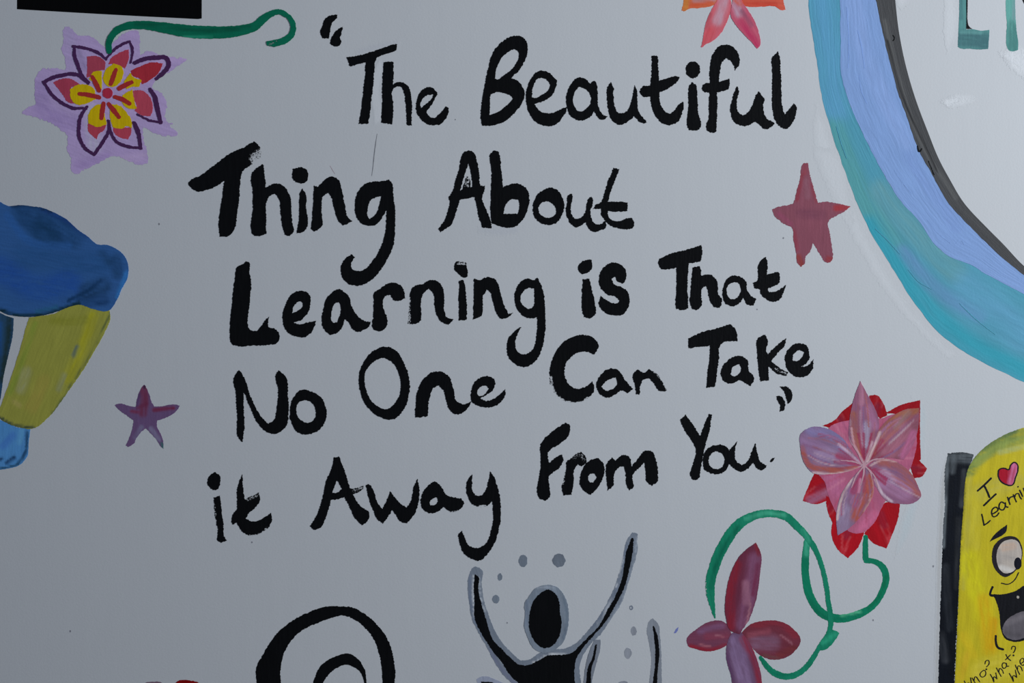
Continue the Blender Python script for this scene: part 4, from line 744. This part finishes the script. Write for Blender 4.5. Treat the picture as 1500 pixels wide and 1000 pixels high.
LEARN = [[[(368,745),(378,790),(386,832)], [(386,832),(412,815),(435,795)]],
 [[(455,742),(480,728),(497,708),(482,690),(458,700),(446,735),(462,765),(485,758),(503,735)]],
 [[(548,660),(525,648),(506,672),(512,705),(535,712),(552,690),(555,655)], [(555,655),(560,685),(575,690)]],
 [[(572,610),(582,640),(592,668)], [(582,640),(590,615),(618,604)]], [[(618,590),(630,620),(642,648)], [(628,615),(640,585),(658,582),(668,605),(682,625)]],
 [[(668,555),(680,580),(692,605)], [(655,528)]], [[(698,540),(708,565),(718,592)], [(706,560),(718,530),(735,525),(745,548),(758,570)]],
 [[(800,500),(780,488),(765,510),(778,535),(800,520),(802,490)], [(802,490),(815,550),(800,580),(780,575)]]]
for L in LEARN: ink(bk, 'letter', L, 1.9, zk)
paint(bk, 'eyebrow', [zk([(433,962),(470,905),(510,870),(568,828),(562,880),(525,915),(480,937)])], INK, raw=True, layer=4, rough=.3, mat=M_BLACK)
for dx in (0, 215):
    ey = paint(bk, 'eye', [zm([(x_+dx, y_) for x_, y_ in [(422,160),(435,90),(475,45),(530,22),(588,34),(618,82),(622,170),(598,230),(555,274),(510,294),(460,262),(430,215)]])], (36,34,40), layer=3, rough=.3, grid=2.5, label='dark rimmed eye')
    paint(ey, 'eye_white', [zm([(x_+dx, y_) for x_, y_ in [(452,160),(460,110),(490,65),(535,45),(590,55),(614,100),(617,170),(592,225),(552,262),(510,270),(475,245),(458,205)]])], (150,146,152), layer=4, rough=.3, grid=2, mottled=.08,
          strokes=[(zm([(500+dx,100),(560+dx,90)]), 12, (168,146,140), .8), (zm([(480+dx,230),(550+dx,250)]), 9, (168,168,180), .8), (zm([(470+dx,120),(475+dx,200)]), 7, (128,126,134), .7), (zm([(490+dx,160),(560+dx,170)]), 10, (134,132,140), .6)])
    paint(ey, 'pupil', [zm(ell(594+dx, 204, 25, 40, 14, .03))], INK, raw=True, layer=5, rough=.2, mat=M_BLACK)
ink(bk, 'eye_crease', [[(485,335),(530,342),(572,315),(600,265)]], 1.4, zm)
mo = paint(bk, 'mouth', [zm([(418,408),(500,408),(580,385),(640,350),(720,335),(800,350),(815,430),(790,590),(690,690),(560,724),(510,703),(485,650),(475,560),(455,470),(435,425)])], (0.012,0.012,0.015), raw=True, layer=3, rough=.4, grid=3, mat=M_BLACK, label='wide open black mouth')
paint(mo, 'tongue', [zm([(492,640),(512,590),(570,545),(640,520),(740,535),(760,600),(670,680),(560,712),(512,690)])], (74,74,88), layer=4, rough=.4, grid=2.4, mottled=.14, strokes=[(zm([(520,600),(620,560)]), 10, (92,92,108), .7), (zm([(520,670),(600,680)]), 9, (60,60,72), .7)], label='grey tongue')
paint(mo, 'glint', [zm(ell(595, 428, 9, 10, 8))], (130,130,136), layer=4, rough=.2)
ink(bk, 'mouth_corner', [[(427,360),(415,388),(412,412),(440,420)]], 3.0, zm)
ink(bk, 'dimple', [[(448,685),(449,725),(463,763),(498,776)]], 3.0, zm)
WHO = [[[(238,985),(262,1035)], [(262,1035),(262,1000),(290,1020)], [(290,1020),(280,965)]], [[(290,965),(315,1005)], [(303,985),(312,958),(332,978),(342,992)]],
 [[(352,925),(372,915),(382,932),(372,955),(352,958),(343,942),(352,925)]], [[(376,872),(382,852),(400,850),(403,872),(386,892)], [(385,908)]],
 [[(412,942),(425,965),(436,992)], [(436,992),(438,958),(456,972)], [(456,972),(448,932)]], [[(452,898),(468,928),(484,955)], [(468,925),(476,902),(490,912),(500,935)]],
 [[(515,868),(500,865),(490,885),(502,902),(518,890),(518,868)], [(518,868),(525,888),(535,886)]], [[(515,810),(532,838),(548,850)], [(512,845),(545,812)]], [[(552,775),(560,756),(577,758),(576,780),(565,798)], [(566,815)]],
 [[(538,935),(552,960),(566,988)], [(566,988),(566,950),(588,962)], [(588,962),(578,912)]], [[(578,880),(592,912),(607,942)], [(592,908),(600,885),(614,892),(625,918)]],
 [[(618,868),(636,852),(630,835),(614,842),(612,868),(628,882),(645,868)]], [[(640,815),(655,855)], [(648,830),(655,808),(670,805)]], [[(672,815),(690,798),(684,782),(668,790),(668,812),(684,825),(698,812)]], [[(700,770),(710,750),(728,752),(726,775),(715,792)], [(716,808)]]]
for L in WHO: ink(bk, 'letter', L, 1.3, zm)

# ------------------------------------------------------------------ touch-ups and marks left on the wall
def smear(name, pts, col, cov, soft, grid=3, rough=2.0, layer=.4, dab=None):
    m = dict(mat=M_WASH)
    if dab: m = dict(mat=M_PAINT, mottled=.02)
    paint(wall, name, [pts], col, raw=True, layer=layer, rough=rough, grid=grid, soft=soft, cov=cov, **m)
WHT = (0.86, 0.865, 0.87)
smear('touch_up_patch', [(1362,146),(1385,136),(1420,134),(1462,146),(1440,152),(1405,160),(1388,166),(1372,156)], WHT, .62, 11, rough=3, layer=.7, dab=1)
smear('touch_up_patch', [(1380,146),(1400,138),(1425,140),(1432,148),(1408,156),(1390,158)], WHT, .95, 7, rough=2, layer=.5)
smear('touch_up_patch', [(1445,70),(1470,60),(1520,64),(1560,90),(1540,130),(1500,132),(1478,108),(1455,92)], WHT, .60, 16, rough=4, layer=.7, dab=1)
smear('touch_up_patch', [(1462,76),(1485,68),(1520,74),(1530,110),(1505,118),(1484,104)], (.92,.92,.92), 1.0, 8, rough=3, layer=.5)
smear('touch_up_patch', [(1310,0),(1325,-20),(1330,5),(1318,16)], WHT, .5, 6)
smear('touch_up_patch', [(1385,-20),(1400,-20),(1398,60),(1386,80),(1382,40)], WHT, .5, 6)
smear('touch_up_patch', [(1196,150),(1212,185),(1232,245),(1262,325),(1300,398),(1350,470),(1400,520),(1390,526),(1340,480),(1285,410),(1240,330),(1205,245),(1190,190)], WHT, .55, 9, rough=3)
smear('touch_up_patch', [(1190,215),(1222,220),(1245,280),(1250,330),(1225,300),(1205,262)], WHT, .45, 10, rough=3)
smear('touch_up_patch', [(546,110),(556,84),(560,90),(557,130),(555,180),(548,184)], WHT, .7, 3, grid=2, rough=.6)
smear('touch_up_patch', [(1335,580),(1352,590),(1356,640),(1350,720),(1330,790),(1310,820),(1318,770),(1340,700),(1345,640)], (.66,.76,.78), .45, 7, rough=1.5)
smear('touch_up_patch', [(520,72),(560,60),(588,56),(586,66),(550,76),(522,82)], (.66,.67,.71), .45, 5, grid=2.4, rough=.8)
smear('touch_up_patch', [(700,330),(760,334),(765,342),(730,346),(700,342)], (.64,.65,.70), .35, 5, grid=2.4, rough=.8)
def mark(lab, shape, col, cov=.9):
    o = paint(wall, 'scuff_mark', [shape], col, raw=True, layer=.6, rough=.2, grid=0, cov=cov, mat=M_WASH)
mark('pencil', stroke([(552.5,196,.5),(550.5,208,1.1),(548,228,1.5),(546,247,1.0),(544.5,258,.5)], step=1.0), (.16,.16,.18), .8)
mark('pencil', stroke([(483.5,243,.5),(487,249,.9),(490.5,254.5,.5)], step=1.0), (.40,.26,.30), .8)
for x_, y_, r_ in [(233,328,1.4),(743,912,1.1),(369,794,1.2),(1147.5,348.5,1.2),(103,924,1.3),(1109,453,1),(1279,908,1.2),(667,175,.9),(1367,829,1.4)]:
    mark('speck', np.array(ell(x_, y_, r_, r_*1.2, 8)), (.22,.22,.25), .8)
mark('blue', np.array([(987,927),(990,921),(994,918),(993,923),(990,927)]), (.18,.22,.62), .9)
